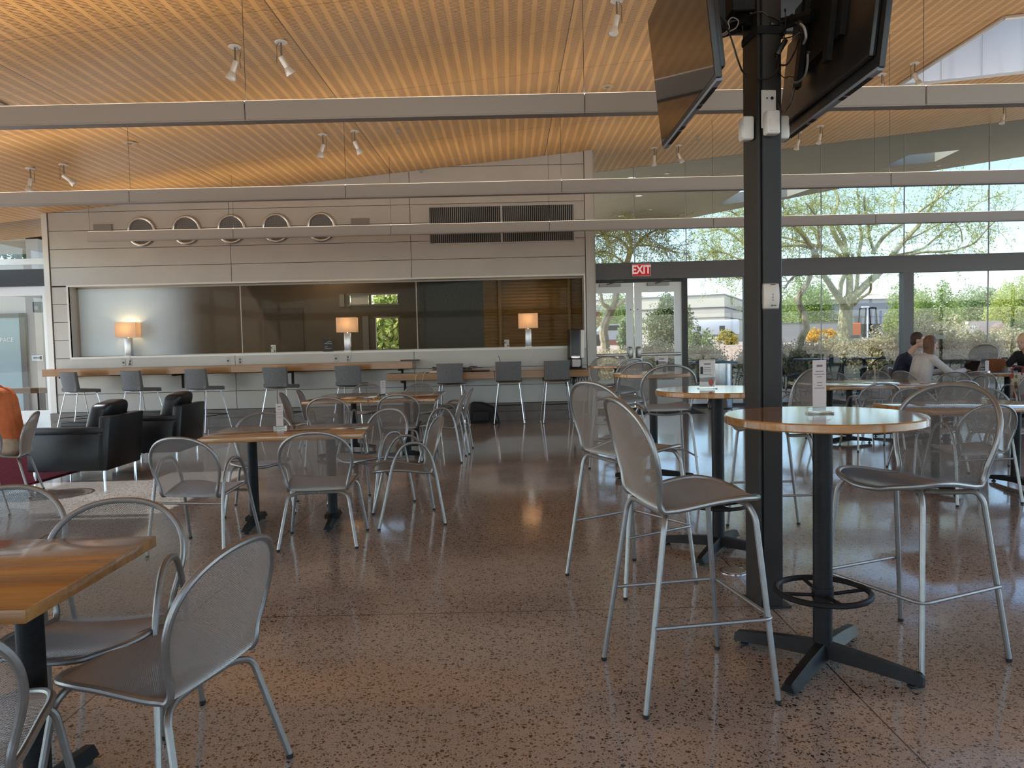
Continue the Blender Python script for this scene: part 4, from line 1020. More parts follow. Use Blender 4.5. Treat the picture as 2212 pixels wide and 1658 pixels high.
# ================================================================== LOUNGE CORNER
def leather_chair(x, y, rz, label):
    t = thing('leather_armchair', label, 'armchair', (x,y,0), rz, 'black leather armchairs')      # faces local +Y
    b = MB(); b.rbox(-.38,.38,-.36,.42,.115,.30,.02,2); b.build('base', LEATHER, t)
    for s in (-1,1):
        b = MB(); x0, x1 = (-.385,-.265) if s < 0 else (.265,.385); b.rbox(x0,x1,-.40,.43,.115,.52,.012,2); b.rbox(x0-.004,x1+.004,-.404,.434,.515,.585,.014,2); b.build('arm', LEATHER, t)
    b = MB(); b.rbox(-.385,.385,-.42,-.30,.115,.70,.016,2, fn=lambda v: Vector((v.x, v.y-.06*max(0,(v.z-.1)/.6), v.z))); b.build('backrest', LEATHER, t)
    b = MB(); b.pillow(0,.105,.38,.262,.325,.085,.32); b.build('seat_cushion', LEATHER, t, ang=180)
    def rl(v): return Vector((v.x, v.y-.28*(v.z-.60)+.012*sin(v.x*14)*(v.z-.4), v.z+.008*sin(v.x*11)))
    b = MB(); b.pillow(0,-.235,.645,.262,.115,.205,.42,fn=rl); b.build('back_cushion', LEATHER, t, ang=180)
    for sx in (-.34,.34):
        for sy in (-.37,.38): MB().lathe([(.014,0),(.014,.118)], (sx,sy,0), 12).build('leg', CHROME, t)
    return t
leather_chair(-4.80,8.49, pi/2+.01, 'black leather armchair nearest, beside the dark red rug')
leather_chair(-4.62,9.84, pi/2+.03, 'black leather armchair behind the nearer one, closer to the counter')
RUGM = mat('dark_red_rug', (.13,.012,.022), .95, noise=.55, nscale=40, spec=.1, bump=.4, bscale=150)
t = thing('rug', 'dark red rug under the leather armchair at the left', 'rug', (-6.35,9.6,0), radians(-2)); b = MB(); b.rbox(-1.25,1.25,-1.6,1.6,0.0,.014,.004,1, sub=3); b.build('pile', RUGM, t); 
b = MB(); rnd = random.Random(5)
for k in range(60):
    x = -1.25+2.5*k/59; b.tube([(x,-1.6,.006),(x+rnd.uniform(-.03,.03),-1.68,.004)], .004, 4)
f_ = b.build('fringe', mat('tan_fringe', (.38,.30,.22), .9), t)
# floor cover, mat, bin
t = thing('floor_outlet_cover', 'round metal cover set in the floor at the foot of the column', 'floor outlet', (1.294,4.459,0)); b = MB(); b.lathe([(.085,0),(.085,.004),(.078,.006)], n=32); b.build('ring', CHROME, t); b = MB(); b.lathe([(.070,.0),(.070,.0068)], n=32); b.build('lid', mat('brass_lid', (.42,.38,.32), .35, .8), t)
t = thing('door_mat', 'black mat on the floor inside the double doors', 'mat', (2.62,14.85,0), radians(-2)); b = MB(); b.rbox(-.95,.95,-.68,.68,0,.010,.003,1); b.build('mat_body', mat('black_mat', (.012,.012,.013), .95, noise=.4, nscale=60), t); b = MB(); b.rbox(-1.0,1.0,-.73,.73,0,.005,.002,1); b.build('rubber_edge', RUBBER, t)
STEEL = mat('brushed_steel_bin', (.50,.51,.52), .26, 1, noise=.05, nscale=8)
t = thing('waste_bin', 'round stainless waste bin with blue liner rim by the glass', 'bin', (4.14,15.1,0)); b = MB(); b.lathe([(.235,0.02),(.24,.03),(.24,.90),(.235,.905)], n=40); b.build('body', STEEL, t); b = MB(); b.lathe([(.225,0),(.225,.03)], n=32); b.build('foot', BLACKM, t)
b = MB(); b.rbox(-.25,.25,-.25,.25,.905,.945,.015,2, T=Matrix.Rotation(radians(3),4,'Y')); b.rbox(-.30,.1,-.26,.20,.935,.955,.006,1, T=Matrix.Rotation(radians(-4),4,'Y')); b.build('liner_rim', mat('blue_liner', (.10,.20,.33), .5), t)

# ================================================================== ON THE COLUMN
def col_pt(lx, ly, z): return Matrix.Translation((CX,CY,0)) @ Matrix.Rotation(CR,4,'Z') @ Vector((lx,ly,z))
zs_ = at(1652,269,3.82).z; zq = at(1597,282,3.9).z; zr = at(1655,640,3.82).z
def sensor(lx, ly, z, rz, label, plate=True):
    t = thing('motion_sensor', label, 'sensor', col_pt(lx,ly,z), CR+rz, 'motion sensors on the column')
    if plate: b = MB(); b.rbox(-.038,.038,-.004,.0,-.02,.165,.004,1); b.build('bracket', PLASTW, t)
    b = MB(); b.rbox(-.034,.034,-.062,-.004,-.062,.055,.012,3); b.build('body', PLASTW, t)
    b = MB(); b.rbox(-.024,.024,-.066,-.058,-.05,.01,.006,2); b.build('lens', PLASTW, t)
    if plate: b = MB(); b.lathe([(.008,0),(.008,.002)], (.016,-.006,.125), 12, T=Matrix.Rotation(pi/2,3,'X')); b.lathe([(.004,0),(.004,.002)], (-.01,-.006,.125), 10, T=Matrix.Rotation(pi/2,3,'X')); b.build('hole', PLASTB, t)
    return t
sensor(-.008,-.09,zs_, 0, 'white motion sensor on the front of the column, under its white plate')
sensor(-.0635,-.03,zq, -pi/2, 'pale motion sensor on the left side of the column', False)
sensor(.0635,-.01,zq+.01, pi/2, 'pale motion sensor on the right side of the column', False)
t = thing('wall_thermostat', 'white curved room sensor box with small logo, mid-height on the column', 'thermostat', col_pt(-.002,-.09,zr), CR)
b = MB(); b.rbox(-.040,.040,-.030,0,-.062,.062,.010,3, sub=3, fn=lambda v: Vector((v.x, v.y+.012*(v.z/.06)**2+(.005*(v.x/.04)**2), v.z))); b.build('cover', mat('ivory_plastic', (.62,.59,.53), .4), t, ang=60)
b = MB(); b.rbox(-.043,.043,-.006,0,-.066,.066,.008,2); b.build('back_plate', PLASTG, t)
b = MB(); b.lathe([(.0042,0),(.0042,.0012)], (-.006,-.031,-.047), 12, T=Matrix.Rotation(pi/2,3,'X')); b.box(.001,.016,-.0318,-.031,-.049,-.045)
for k in range(3): b.tube(catmull([(.002,-.0312,.012-.014*k),(-.004,-.0312,.008-.014*k),(.003,-.0312,.004-.014*k)], 4), .0008, 4)
b.box(-.012,.012,-.0305,-.028,.054,.058); b.build('logo', PLASTB, t, smooth=False)

# screens
def screen(x, y0, y1, z0, side, tilt, label):
    """flat television whose picture side faces side*X, hung along y"""
    L_ = y1-y0; H_ = .70; t = thing('television', label, 'television', (x,(y0+y1)/2,z0))
    T = Matrix.Rotation(tilt*side, 4, 'Y'); s = side
    b = MB(); b.rbox(min(0,-s*.028),max(0,-s*.028),-L_/2,L_/2,0,H_,.008,2, T=T); b.rbox(min(-s*.026,-s*.06),max(-s*.026,-s*.06),-L_*.47,L_*.47,.05,.50,.02,2, T=T); b.build('cabinet', PLASTB, t)
    b = MB(); b.box(min(s*.0005,s*.002),max(s*.0005,s*.002),-L_/2+.012,L_/2-.012,.018,H_-.012, T=T); b.build('panel', SCREEN, t, smooth=False)
    b = MB(); b.rbox(min(-s*.003,-s*.030),max(-s*.003,-s*.030),-L_/2+.01,L_/2-.01,-.012,.006,.005,2, T=T); b.build('bottom_strip', mat('grey_blue_strip_%d' % len(KIDS), (.20,.24,.30), .4), t); KIDS[t.name] = 1
    for (a, c) in ((-.42,-.22),(-.20,-.16),(.10,.15),(.18,.40)): b = MB(); b.box(min(-s*.006,-s*.028),max(-s*.006,-s*.028),L_*a,L_*c,-.0135,-.0115, T=T); b.build('vent_slot', GRD, t, smooth=False)
    b = MB(); b.box(min(-s*.06,-s*.085),max(-s*.06,-s*.085),-.26,.26,.24,.56, T=T); b.box(min(-s*.085,-s*.11),max(-s*.085,-s*.11),-.20,-.15,.15,.66, T=T); b.box(min(-s*.085,-s*.11),max(-s*.085,-s*.11),.15,.20,.15,.66, T=T)
    b.tube([T @ Vector((-s*.10,.05,.45)), Vector((-s*.20,.30,.50)), Vector((-s*.34,.22,.52))], .03, 8)
    b.build('mount_arm', BLACKM, t, smooth=False)
    return t
screen(.867,3.18,4.30,2.455, -1, radians(6), 'large dark television left of the column, glossy screen turned to the left')
screen(1.520,3.09,4.20,2.450, 1, radians(6.5), 'large black television right of the column, back with cables turned to us')
t = thing('television', 'third television behind the column, only its lower corners showing at the top edge', 'television', (1.36,4.32,3.08)); b = MB(); b.rbox(-.50,.50,0,.05,0,.62,.01,2); b.build('cabinet', PLASTB, t); b = MB(); b.box(-.48,.48,.05,.052,.02,.60); b.build('panel', SCREEN, t, smooth=False); b = MB(); b.box(-.12,.12,-.25,0,.2,.45); b.build('mount_arm', BLACKM, t, smooth=False)
t = thing('equipment_tray', 'small black box strapped to the left of the column near the top', 'mount', col_pt(-.11,0,at(1594,26,3.9).z)); b = MB(); b.rbox(-.06,.06,-.06,.06,-.02,.10,.006,1); b.build('tray', BLACKM, t); b = MB(); b.box(-.05,.05,-.05,.05,.10,.14); b.build('box', PLASTG, t, smooth=False)
t = thing('cable_wrap', 'black fabric tie wound round the column, holding the cables', 'cable tie', col_pt(0,0,at(1660,66,3.82).z), CR); b = MB(); b.rbox(-.07,.07,-.098,.098,-.02,.025,.012,2); b.rbox(.045,.085,-.10,-.02,-.022,.035,.01,2); b.build('band', mat('black_webbing', (.008,.008,.010), .9, bump=.3), t)
b = MB(); b.rbox(.0,.05,-.104,-.09,.02,.04,.006,2); b.build('buckle', PLASTB, t)
def cable(pts, r, label, group, m_=None, n_='cable'):
    P = catmull(pts, 7); o = P[0]; t = thing('hanging_cable', label, 'cable', o, 0, group); MB().tube([p-o for p in P], r, 6).build('wire', m_ or PLASTB, t)
    MB().tube([P[0]-o, (P[1]-o)*1.2], r*2.2, 6).build('connector', PLASTB, t)
cable([at(1539,28,3.6),at(1555,36,3.65),at(1573,66,3.7),at(1585,100,3.72),at(1596,135,3.74),at(1610,160,3.78),at(1650,171,3.76),at(1678,155,3.76),at(1682,125,3.8)], .0042, 'thick black cable sagging from the left television round the front of the column', 'cables at the column')
cable([at(1681,140,3.8),at(1700,139,3.72),at(1715,115,3.7),at(1723,95,3.6),at(1728,80,3.55)], .0042, 'black cable looping from the column to the right television, upper one', 'cables at the column')
cable([at(1680,219,3.8),at(1686,236,3.76),at(1692,243,3.74),at(1700,235,3.72),at(1708,222,3.72),at(1716,190,3.7)], .0038, 'black cable drooping beside the lower right of the column', 'cables at the column')
cable([at(1690,70,3.78),at(1705,55,3.72),at(1720,49,3.68),at(1728,55,3.6),at(1732,75,3.55)], .0042, 'brown-black cable arching from the tie to the right television', 'cables at the column')
cable([at(1687,82,3.78),at(1700,82,3.75),at(1715,77,3.7),at(1727,70,3.6)], .003, 'thin cable just below the arching one right of the column', 'cables at the column')
cable([at(1683,159,3.8),at(1695,168,3.75),at(1705,165,3.72),at(1718,168,3.65)], .0025, 'thinnest cable running flat to the right television', 'cables at the column')
cable([at(1696,20,3.8),at(1697,45,3.78),at(1694,85,3.78)], .0025, 'thin vertical cable right of the column near the top', 'cables at the column')
cable([at(1545,72,3.75),at(1560,74,3.78),at(1575,62,3.8),at(1573,48,3.8),at(1582,38,3.82),at(1595,45,3.83),at(1590,60,3.83),at(1576,68,3.82),at(1565,76,3.8),at(1545,78,3.75)], .0032, 'grey looped cable between the left television and the column', 'cables at the column', mat('grey_cable', (.28,.27,.25), .5))
cable([at(1620,30,3.8),at(1645,26,3.78),at(1660,35,3.78),at(1680,43,3.8),at(1690,47,3.8),at(1712,30,3.75)], .0038, 'dark cable crossing the front of the column near the top', 'cables at the column')
cable([at(1727,50,3.5),at(1737,60,3.45),at(1741,80,3.45),at(1736,94,3.5)], .006, 'grey curved cable on the back of the right television', 'cables at the column', mat('pale_cable', (.32,.31,.30), .5))
cable([at(1745,112,3.5),at(1744,140,3.5),at(1738,165,3.52),at(1722,178,3.58),at(1710,176,3.62)], .0055, 'grey hose-like cable hanging low behind the right television', 'cables at the column', mat('mid_cable', (.16,.155,.15), .5))
t = thing('cable_adapter', 'small black adapter hanging among the cables right of the column', 'adapter', at(1691,97,3.77)); b = MB(); b.rbox(-.012,.012,-.012,.012,-.055,.03,.006,2, T=Matrix.Rotation(radians(30),4,'Y')); b.build('body', PLASTB, t); b = MB(); b.tube([(-.028,0,-.045),(-.035,0,-.075)], .004, 6); b.build('tail', PLASTB, t)

# ceiling spotlights
def spot(px, py, az, tilt, label, stem=.16):
    p = ceil_at(px, py); t = thing('ceiling_spotlight', label, 'spotlight', p, az, 'swivel spotlights on the ceiling')
    b = MB(); b.lathe([(.062,-.001),(.062,-.008),(.055,-.012)][::-1], n=24); b.build('canopy', mat('white_metal_canopy', (.58,.56,.53), .4) if 'white_metal_canopy' not in bpy.data.materials else bpy.data.materials['white_metal_canopy'], t)
    b = MB(); b.tube([(0,0,-.01),(0,0,-stem)], .009, 8); b.tube(catmull([(.02,0,-.012),(.05,.01,-.06),(.045,.0,-stem*.8),(.05,0,-stem-.05)], 5), .004, 5); b.build('stem', mat('spot_stem', (.16,.14,.12), .4, .7) if 'spot_stem' not in bpy.data.materials else bpy.data.materials['spot_stem'], t)
    T = Matrix.Translation((0.0,0,-stem)) @ Matrix.Rotation(tilt, 4, 'Y')
    b = MB(); prof = [(.024,.02),(.028,.01),(.028,-.09),(.034,-.10),(.052,-.15),(.052,-.165)]; n = 20
    vs = []; fs = []
    for (r, z) in prof:
        for k in range(n): vs.append(T @ Vector((r*cos(2*pi*k/n), r*sin(2*pi*k/n), z)))
    for i in range(len(prof)-1):
        for k in range(n): fs.append((i*n+k, i*n+(k+1) % n, (i+1)*n+(k+1) % n, (i+1)*n+k))
    fs.append(tuple(range(n))); b.add(vs, fs); b.build('head', mat('spot_head', (.60,.58,.55), .35, .3) if 'spot_head' not in bpy.data.materials else bpy.data.materials['spot_head'], t, ang=30)
    b = MB(); vs = [T @ Vector((.046*cos(2*pi*k/n), .046*sin(2*pi*k/n), -.163)) for k in range(n)]; b.add(vs, [tuple(range(n))]); b.build('lamp_face', PLASTW, t, smooth=False)
for a in ((507,100,0,.35,'ceiling spotlight left of centre near the top, left of a pair'),(607,90,pi+.6,.6,'ceiling spotlight left of centre near the top, right of a pair'),
    (697,290,0,.3,'ceiling spotlight below the front beam, left of the centre pair'),(766,283,pi+.6,.5,'ceiling spotlight below the front beam, right of the centre pair'),
    (65,363,.3,.2,'leftmost ceiling spotlight, low over the left glass'),(137,355,pi+.5,.9,'second ceiling spotlight from the left, turned sideways'),
    (1332,1,0,.25,'ceiling spotlight left of the left television, at the top edge'),(1976,136,2.6,.4,'ceiling spotlight at the corner of the right skylight'),
    (1905,160,.4,.3,'ceiling spotlight peeping from under the right television'),(1413,319,0,.05,'ceiling spotlight under the left television, left of a pair'),(1466,314,pi,.4,'ceiling spotlight under the left television, right of a pair'),
    (1725,285,0,.3,'ceiling spotlight under the right television, left of a pair'),(1772,272,.2,.3,'ceiling spotlight under the right television, right of a pair'),(2168,229,.1,.25,'rightmost ceiling spotlight, below the front beam')): spot(*a)
for px, py, lab in ((280,308,'round speaker-like disc in the ceiling at the left'),(1312,186,'round disc in the ceiling above the wall end')):
    t = thing('ceiling_disc', lab, 'ceiling sensor', ceil_at(px,py)); b = MB(); b.lathe([(.05,-.014),(.085,-.008),(.085,0)], n=24); b.build('plate', mat('tan_disc', (.45,.33,.2), .5) if 'tan_disc' not in bpy.data.materials else bpy.data.materials['tan_disc'], t); b = MB(); b.lathe([(.02,-.024),(.035,-.012)], n=16); b.build('core', PLASTG, t)
for px, py, lab in ((860,280,'sprinkler head in the ceiling between the front beam and wall'),(910,365,'sprinkler head just above the panelled wall'),(1507,295,'sprinkler head under the left television, right')):
    t = thing('sprinkler_head', lab, 'sprinkler', ceil_at(px,py)); b = MB(); b.lathe([(.012,-.05),(.012,0)], n=10); b.lathe([(.035,-.004),(.035,0)], n=14); b.build('pipe', OUTM, t); b = MB(); b.lathe([(.032,-.056),(.032,-.05)], n=12); b.build('deflector', GRB, t)

# ================================================================== OUTSIDE
b = MB(); b.add([(-150,-120,-.06),(150,-120,-.06),(150,170,-.06),(-150,170,-.06)], [(0,1,2,3)]); struct(b.build('ground', GRAVEL, smooth=False))
b = MB(); b.box(-40,XL-.1,-40,30,-.06,-.03); b.box(XL-.1,1.5,14.2,21.2,-.06,-.03); b.box(XL-.1,XR+14,-40,YN-.2,-.06,-.03); struct(b.build('paving', CONCOUT, smooth=False))
b = MB(); b.add([(1.5,GY(1.5)+.06,-.02),(30,GY(30)+.06,-.02),(30,20.6,-.02),(1.5,20.6,-.02)], [(0,1,2,3)]); struct(b.build('patio', CONCOUT, smooth=False))
def gz(y): return -.06 if y < 24.6 else min(1.12, -.06+(y-24.6)*.32)
b = MB(); xs_ = (-60,-3,1,30,90); ys_ = (24.4,24.6,26.5,28.3,40,90,160)
b.add([(x,y,(-.07 if x < 0 else gz(y))) for y in ys_ for x in xs_], [(j*5+i,j*5+i+1,(j+1)*5+i+1,(j+1)*5+i) for j in range(6) for i in range(4)]); struct(b.build('terrain', GRAVEL, ang=60))
LEAFH = leafmat('sage_leaf', (.46,.43,.26), (.78,.70,.48), .4)
LEAFG = leafmat('green_leaf', (.20,.30,.07), (.50,.58,.19), .45)
LEAFG2 = leafmat('blue_green_leaf', (.20,.29,.11), (.46,.52,.24), .4)
LEAFD = leafmat('dark_olive_leaf', (.13,.16,.07), (.34,.37,.19), .3)
LEAFP = leafmat('palo_verde_leaf', (.42,.50,.12), (.72,.74,.28), .55)
LEAFY = leafmat('yellow_bloom', (.62,.34,.01), (.80,.52,.03), .3)
BARK = mat('palo_verde_bark', (.50,.46,.27), .8, noise=.35, nscale=5, bump=.6, bscale=9)
BARK2 = mat('tan_bark', (.50,.41,.27), .85, noise=.3, nscale=6, bump=.3, bscale=12)
TWIG = mat('grey_twig', (.22,.19,.13), .9)
def leaves(b, rnd, pos, s, asp=.5):
    """one small leaf blade"""
    d = Vector((rnd.gauss(0,1),rnd.gauss(0,1),rnd.gauss(0,1)+.3)).normalized(); e = d.cross(Vector((rnd.gauss(0,1),rnd.gauss(0,1),rnd.gauss(0,1)))).normalized()
    s *= rnd.uniform(.7,1.3); b.add([pos-d*s*.5, pos+e*s*asp*.5, pos+d*s*.5, pos-e*s*asp*.5], [(0,1,2,3)])
def bush_mesh(seed, n, rx, ry, rz, s, clumps=14, asp=.55, core=.35):
    rnd = random.Random(seed); b = MB(); C_ = []
    for k in range(clumps):
        a = rnd.uniform(0,2*pi); u = rnd.random()**.5; C_.append((Vector((rx*.75*u*cos(a), ry*.75*u*sin(a), rz*rnd.uniform(.15,.80)*(1-.35*u*u))), rnd.uniform(.22,.42)))
    for k in range(n):
        c, r = rnd.choice(C_); v = Vector((rnd.gauss(0,1),rnd.gauss(0,1),rnd.gauss(0,1))).normalized()*(rnd.random()**.4)
        p = c+Vector((v.x*rx*r, v.y*ry*r, v.z*rz*r))
        if p.z < .02: p.z = rnd.uniform(.02,.2)*rz
        leaves(b, rnd, p, s, asp)
    return b
def stems_mesh(seed, rx, rz, r=.012, n=9):
    rnd = random.Random(seed); b = MB()
    for k in range(n):
        a = rnd.uniform(0,2*pi); q = rnd.uniform(.3,.8); b.tube(catmull([(0,0,0),(rx*.3*q*cos(a),rx*.3*q*sin(a),rz*.4),(rx*q*cos(a),rx*q*sin(a),rz*rnd.uniform(.6,.95))], 4), [r*(1-.07*i) for i in range(9)], 5)
    return b
# sage hedge: separate shrubs
HB = [bush_mesh(20+k, 10500, 1.0, .75, 1.42, .080, 34).mesh('foliage', LEAFH, False) for k in range(4)]
HS = [stems_mesh(40+k, .8, 1.1).mesh('stems', TWIG) for k in range(4)]
rnd = random.Random(2); k = 0
for row, (y0, n, x0, dx) in enumerate(((21.9, 17, .6, 1.28), (23.4, 15, 1.6, 1.5))):
    for i in range(n):
        x = x0+dx*i+rnd.uniform(-.15,.15); y = y0+rnd.uniform(-.25,.25); s = rnd.uniform(.86,1.08)
        if x < 4.4: s *= .90
        if x > 9.5: s *= 1.18
        if 6.0 < x < 9.2: s *= .96
        t = thing('sage_shrub', 'grey-green sage shrub in the hedge beyond the patio', 'shrub', (x,y,-.05), rnd.uniform(0,6.28), 'sage shrubs in the hedge')
        t.scale = (s,s,s*rnd.uniform(.92,1.08)); link('foliage', HB[k % 4], t); link('stems', HS[k % 4], t); k += 1
def blob(px, py, D, wpx, hpx, label, name, leaf, n=3500, s=.16, seed=1, z0=None, stem=True, cat='shrub', group=None, clumps=22):
    """a leafy mass that fills wpx x hpx pixels, standing on the ground at distance D"""
    c = at(px, py, D); rx = wpx/2/FPX*D; top = at(px, py-hpx/2, D).z; g0 = gz(D) if c.x > 0 else -.05; z0 = g0 if z0 is None else z0
    t = thing(name, label, cat, (c.x, D, g0), 0, group)
    b = bush_mesh(seed, n, rx*1.15, rx*.95, (top-z0)*1.08, s, clumps); m_ = b.mesh('foliage', leaf, False); link('foliage', m_, t, (0,0,z0-g0))
    if stem: link('trunk' if cat == 'tree' else 'stems', stems_mesh(seed, rx*.7, (top-g0)*.8, .03 if cat == 'shrub' else .07, 7).mesh('stems', TWIG), t)
    return t
blob(1445, 694, 31, 104, 104, 'round dark olive shrub seen through the right leaf of the double doors', 'olive_shrub', LEAFD, 9000, .11, 3)
blob(1358, 716, 28, 44, 62, 'light green shrub behind the left door leaf, right of the twisted trunk', 'olive_shrub', LEAFG2, 2500, .12, 4)
blob(1336, 664, 46, 96, 62, 'feathery green tree far behind the left door leaf', 'feathery_tree', LEAFG, 6000, .13, 5, z0=1.6, cat='tree')
blob(1742, 654, 47, 130, 112, 'light green feathery tree right of the column, behind the bent trunk', 'feathery_tree', LEAFG, 14000, .14, 6, z0=1.1, cat='tree')
blob(1958, 662, 44, 90, 100, 'green bushy tree partly behind the dark window post', 'feathery_tree', LEAFG, 10000, .13, 7, cat='tree')
blob(2022, 664, 40, 120, 104, 'green bushy tree just right of the dark window post', 'feathery_tree', LEAFG, 13000, .12, 8, cat='tree')
blob(2105, 664, 46, 130, 108, 'green bushy tree in the middle of the right window', 'feathery_tree', LEAFG2, 13000, .13, 9, cat='tree')
blob(2195, 664, 36, 120, 116, 'yellow-green tree at the right edge of the window', 'feathery_tree', LEAFP, 12000, .11, 10, cat='tree')
blob(2204, 710, 27, 60, 70, 'grey-green shrub at the right edge, above the blonde woman', 'olive_shrub', LEAFG2, 2500, .1, 12)
blob(1982, 690, 33, 70, 50, 'dark olive shrub right of the dark post, under the bushy trees', 'olive_shrub', LEAFD, 3000, .12, 13)
blob(1774, 720, 31, 66, 20, 'low mound of orange-yellow flowers between the two tree trunks', 'flower_mound', LEAFY, 3500, .09, 14)
blob(1572, 722, 31, 44, 18, 'small yellow-green flower mound left of the column', 'flower_mound', leafmat('lime_bloom', (.45,.38,.03), (.6,.5,.06)), 1500, .09, 15)
blob(1790, 706, 40, 34, 14, 'small round green shrub just above the orange flowers', 'olive_shrub', LEAFG, 900, .1, 16)
blob(1515, 726, 27, 70, 50, 'loose green desert shrub beyond the narrow window beside the doors', 'olive_shrub', LEAFG2, 1300, .1, 17)

# palo verde trees
TWIGG = mat('green_twig', (.40,.40,.17), .8)
def limb(b, pts, r0, r1, D, O, wob=.4, seed=0):
    """pts: picture points of a limb; depth drifts away from D along the limb"""
    rnd = random.Random(seed); dd = rnd.uniform(-wob,wob)*2.2; P = []
    n = len(pts)
    for i, (px, py) in enumerate(pts): P.append(at(px, py, D+dd*(i/max(1,n-1))**1.2)-O)
    C_ = catmull(P, 5); N_ = len(C_); b.tube(C_, [r0+(r1-r0)*i/(N_-1) for i in range(N_)], 8); return C_
def twigs(bt, bl, path, rnd, n, ln, leafn, ls, droop=.3, start=.35):
    N_ = len(path)
    for k in range(n):
        i = int(N_*rnd.uniform(start,1))-1; p = path[max(0,i)].copy(); q = path[max(0,i-2)]; d = (p-q).normalized() if (p-q).length > 1e-4 else Vector((0,0,1))
        d = (d*.5+Vector((rnd.gauss(0,.7),rnd.gauss(0,.7),rnd.gauss(.15,.6)))).normalized(); P = [p]; L_ = ln*rnd.uniform(.5,1.3)
        for s in range(5):
            d = (d+Vector((rnd.gauss(0,.25),rnd.gauss(0,.25),rnd.gauss(-droop*.3,.2)))).normalized(); P.append(P[-1]+d*L_/5)
        bt.tube(P, [.011,.009,.007,.006,.005,.004], 4, caps=False)
        for m_ in range(3):
            j = rnd.randint(2,5); d2 = Vector((rnd.gauss(0,1),rnd.gauss(0,1),rnd.gauss(-droop,.7))).normalized(); Q = [P[j]]
            for s in range(3): d2 = (d2+Vector((rnd.gauss(0,.3),rnd.gauss(0,.3),rnd.gauss(-droop*.4,.3)))).normalized(); Q.append(Q[-1]+d2*L_*.16)
            bt.tube(Q, [.006,.005,.004,.003], 3, caps=False)
            for u in range(leafn): leaves(bl, rnd, Q[rnd.randint(0,2)].lerp(Q[3], rnd.random())+Vector((rnd.gauss(0,.05),rnd.gauss(0,.05),rnd.gauss(0,.05))), ls, .45)
def tree(name, label, D, base, limbs, off, scl, bark, leaf, seed, tw=26, ln=1.0, leafn=7, ls=.075):
    cv = lambda p: (off[0]+p[0]/scl, off[1]+p[1]/scl)
    O = at(*cv(base), D); O = Vector((O.x, D, -.05)); t = thing(name, label, 'tree', O, 0, 'multi-limbed palo verde trees')
    b = MB(); bt = MB(); bl = MB(); rnd = random.Random(seed)
    for i, (pts, r0, r1, f) in enumerate(limbs):
        P = [cv(p) for p in pts]
        C_ = limb(b, P, r0, r1, D, O, .8 if i else 0, seed*31+i)
        if f > 0: twigs(bt, bl, C_, rnd, int(tw*f), ln, int(leafn*min(1,f+.2)), ls, .35)
    g0 = at(*cv(base), D)-O; b.tube([(g0.x,0,0),g0], [limbs[0][1]*1.25,limbs[0][1]], 8)
    b.build('trunk', bark, t); bt.build('twigs', TWIGG, t); bl.build('foliage', leaf, t, smooth=False); return t
OF = (1560,380); S_ = 3.393
tree('palo_verde_tree', 'large palo verde tree with many spreading limbs, right of the column', 26.5, (900,1150), [
    ([(900,1150),(902,1060),(908,980),(935,890)], .27,.21,0),
    ([(935,900),(1000,850),(1080,770),(1160,700),(1240,590),(1330,480),(1430,370),(1500,270),(1580,150),(1650,70)], .15,.04,1.0),
    ([(925,910),(935,830),(930,720),(905,570),(830,440),(800,360),(815,280),(850,180),(820,90)], .14,.045,1.3),
    ([(905,560),(890,450),(840,370),(820,310)], .08,.06,.2),
    ([(980,860),(990,770),(995,700),(1005,560),(1020,440),(1000,300),(1000,180),(985,110)], .075,.035,1.2),
    ([(905,955),(840,870),(780,780),(730,700),(680,560),(600,510),(430,515),(300,520)], .13,.03,.9),
    ([(862,880),(872,790),(900,690),(850,570),(740,530),(620,490),(430,445),(300,420)], .09,.03,.9),
    ([(690,570),(620,450),(560,370),(470,260),(420,160)], .05,.02,1.4),
    ([(740,530),(690,440),(650,330),(660,200),(720,110)], .045,.02,1.3),
    ([(965,945),(1010,900),(1080,850),(1092,780)], .06,.035,.15),
    ([(1085,770),(1250,630),(1450,560),(1650,550),(1830,500),(1930,400),(2000,330)], .06,.02,.8),
    ([(1100,570),(1190,440),(1330,340),(1500,220),(1640,130),(1760,60)], .075,.025,.9),
    ([(1120,570),(1080,450),(1070,350),(1045,250),(1040,150)], .055,.03,.9),
    ([(1240,590),(1450,540),(1560,460),(1640,390),(1760,270),(1900,190),(2080,120)], .045,.015,1.0),
    ([(1760,480),(1750,400),(1720,360),(1640,300)], .025,.012,.5),
    ([(1330,480),(1460,420),(1620,340),(1800,320),(2000,300),(2150,240)], .035,.012,1.0),
    ([(1250,280),(1260,180),(1320,60)], .05,.03,.7),
    ], OF, S_, BARK, LEAFP, 5, 30, 1.25, 8, .085)
OF2 = (1480,560); S2_ = 4.608
tree('palo_verde_tree', 'slender bent palo verde trunk right of the column', 24.5, (1135,850), [
    ([(1135,850),(1170,760),(1205,690),(1195,620),(1180,540),(1122,400),(1160,325),(1215,240),(1250,140),(1290,20),(1260,-120)], .125,.07,0),
    ([(1250,140),(1160,150),(1085,170),(1030,230),(985,295)], .05,.03,.3),
    ([(1260,-100),(1150,-260),(980,-420),(800,-520)], .06,.02,1.2),
    ([(1290,0),(1330,-200),(1300,-420),(1200,-560)], .06,.02,.9),
    ], OF2, S2_, BARK2, LEAFP, 8, 34, 1.3, 8, .08)
OF3 = (1150,600); S3_ = 4.737
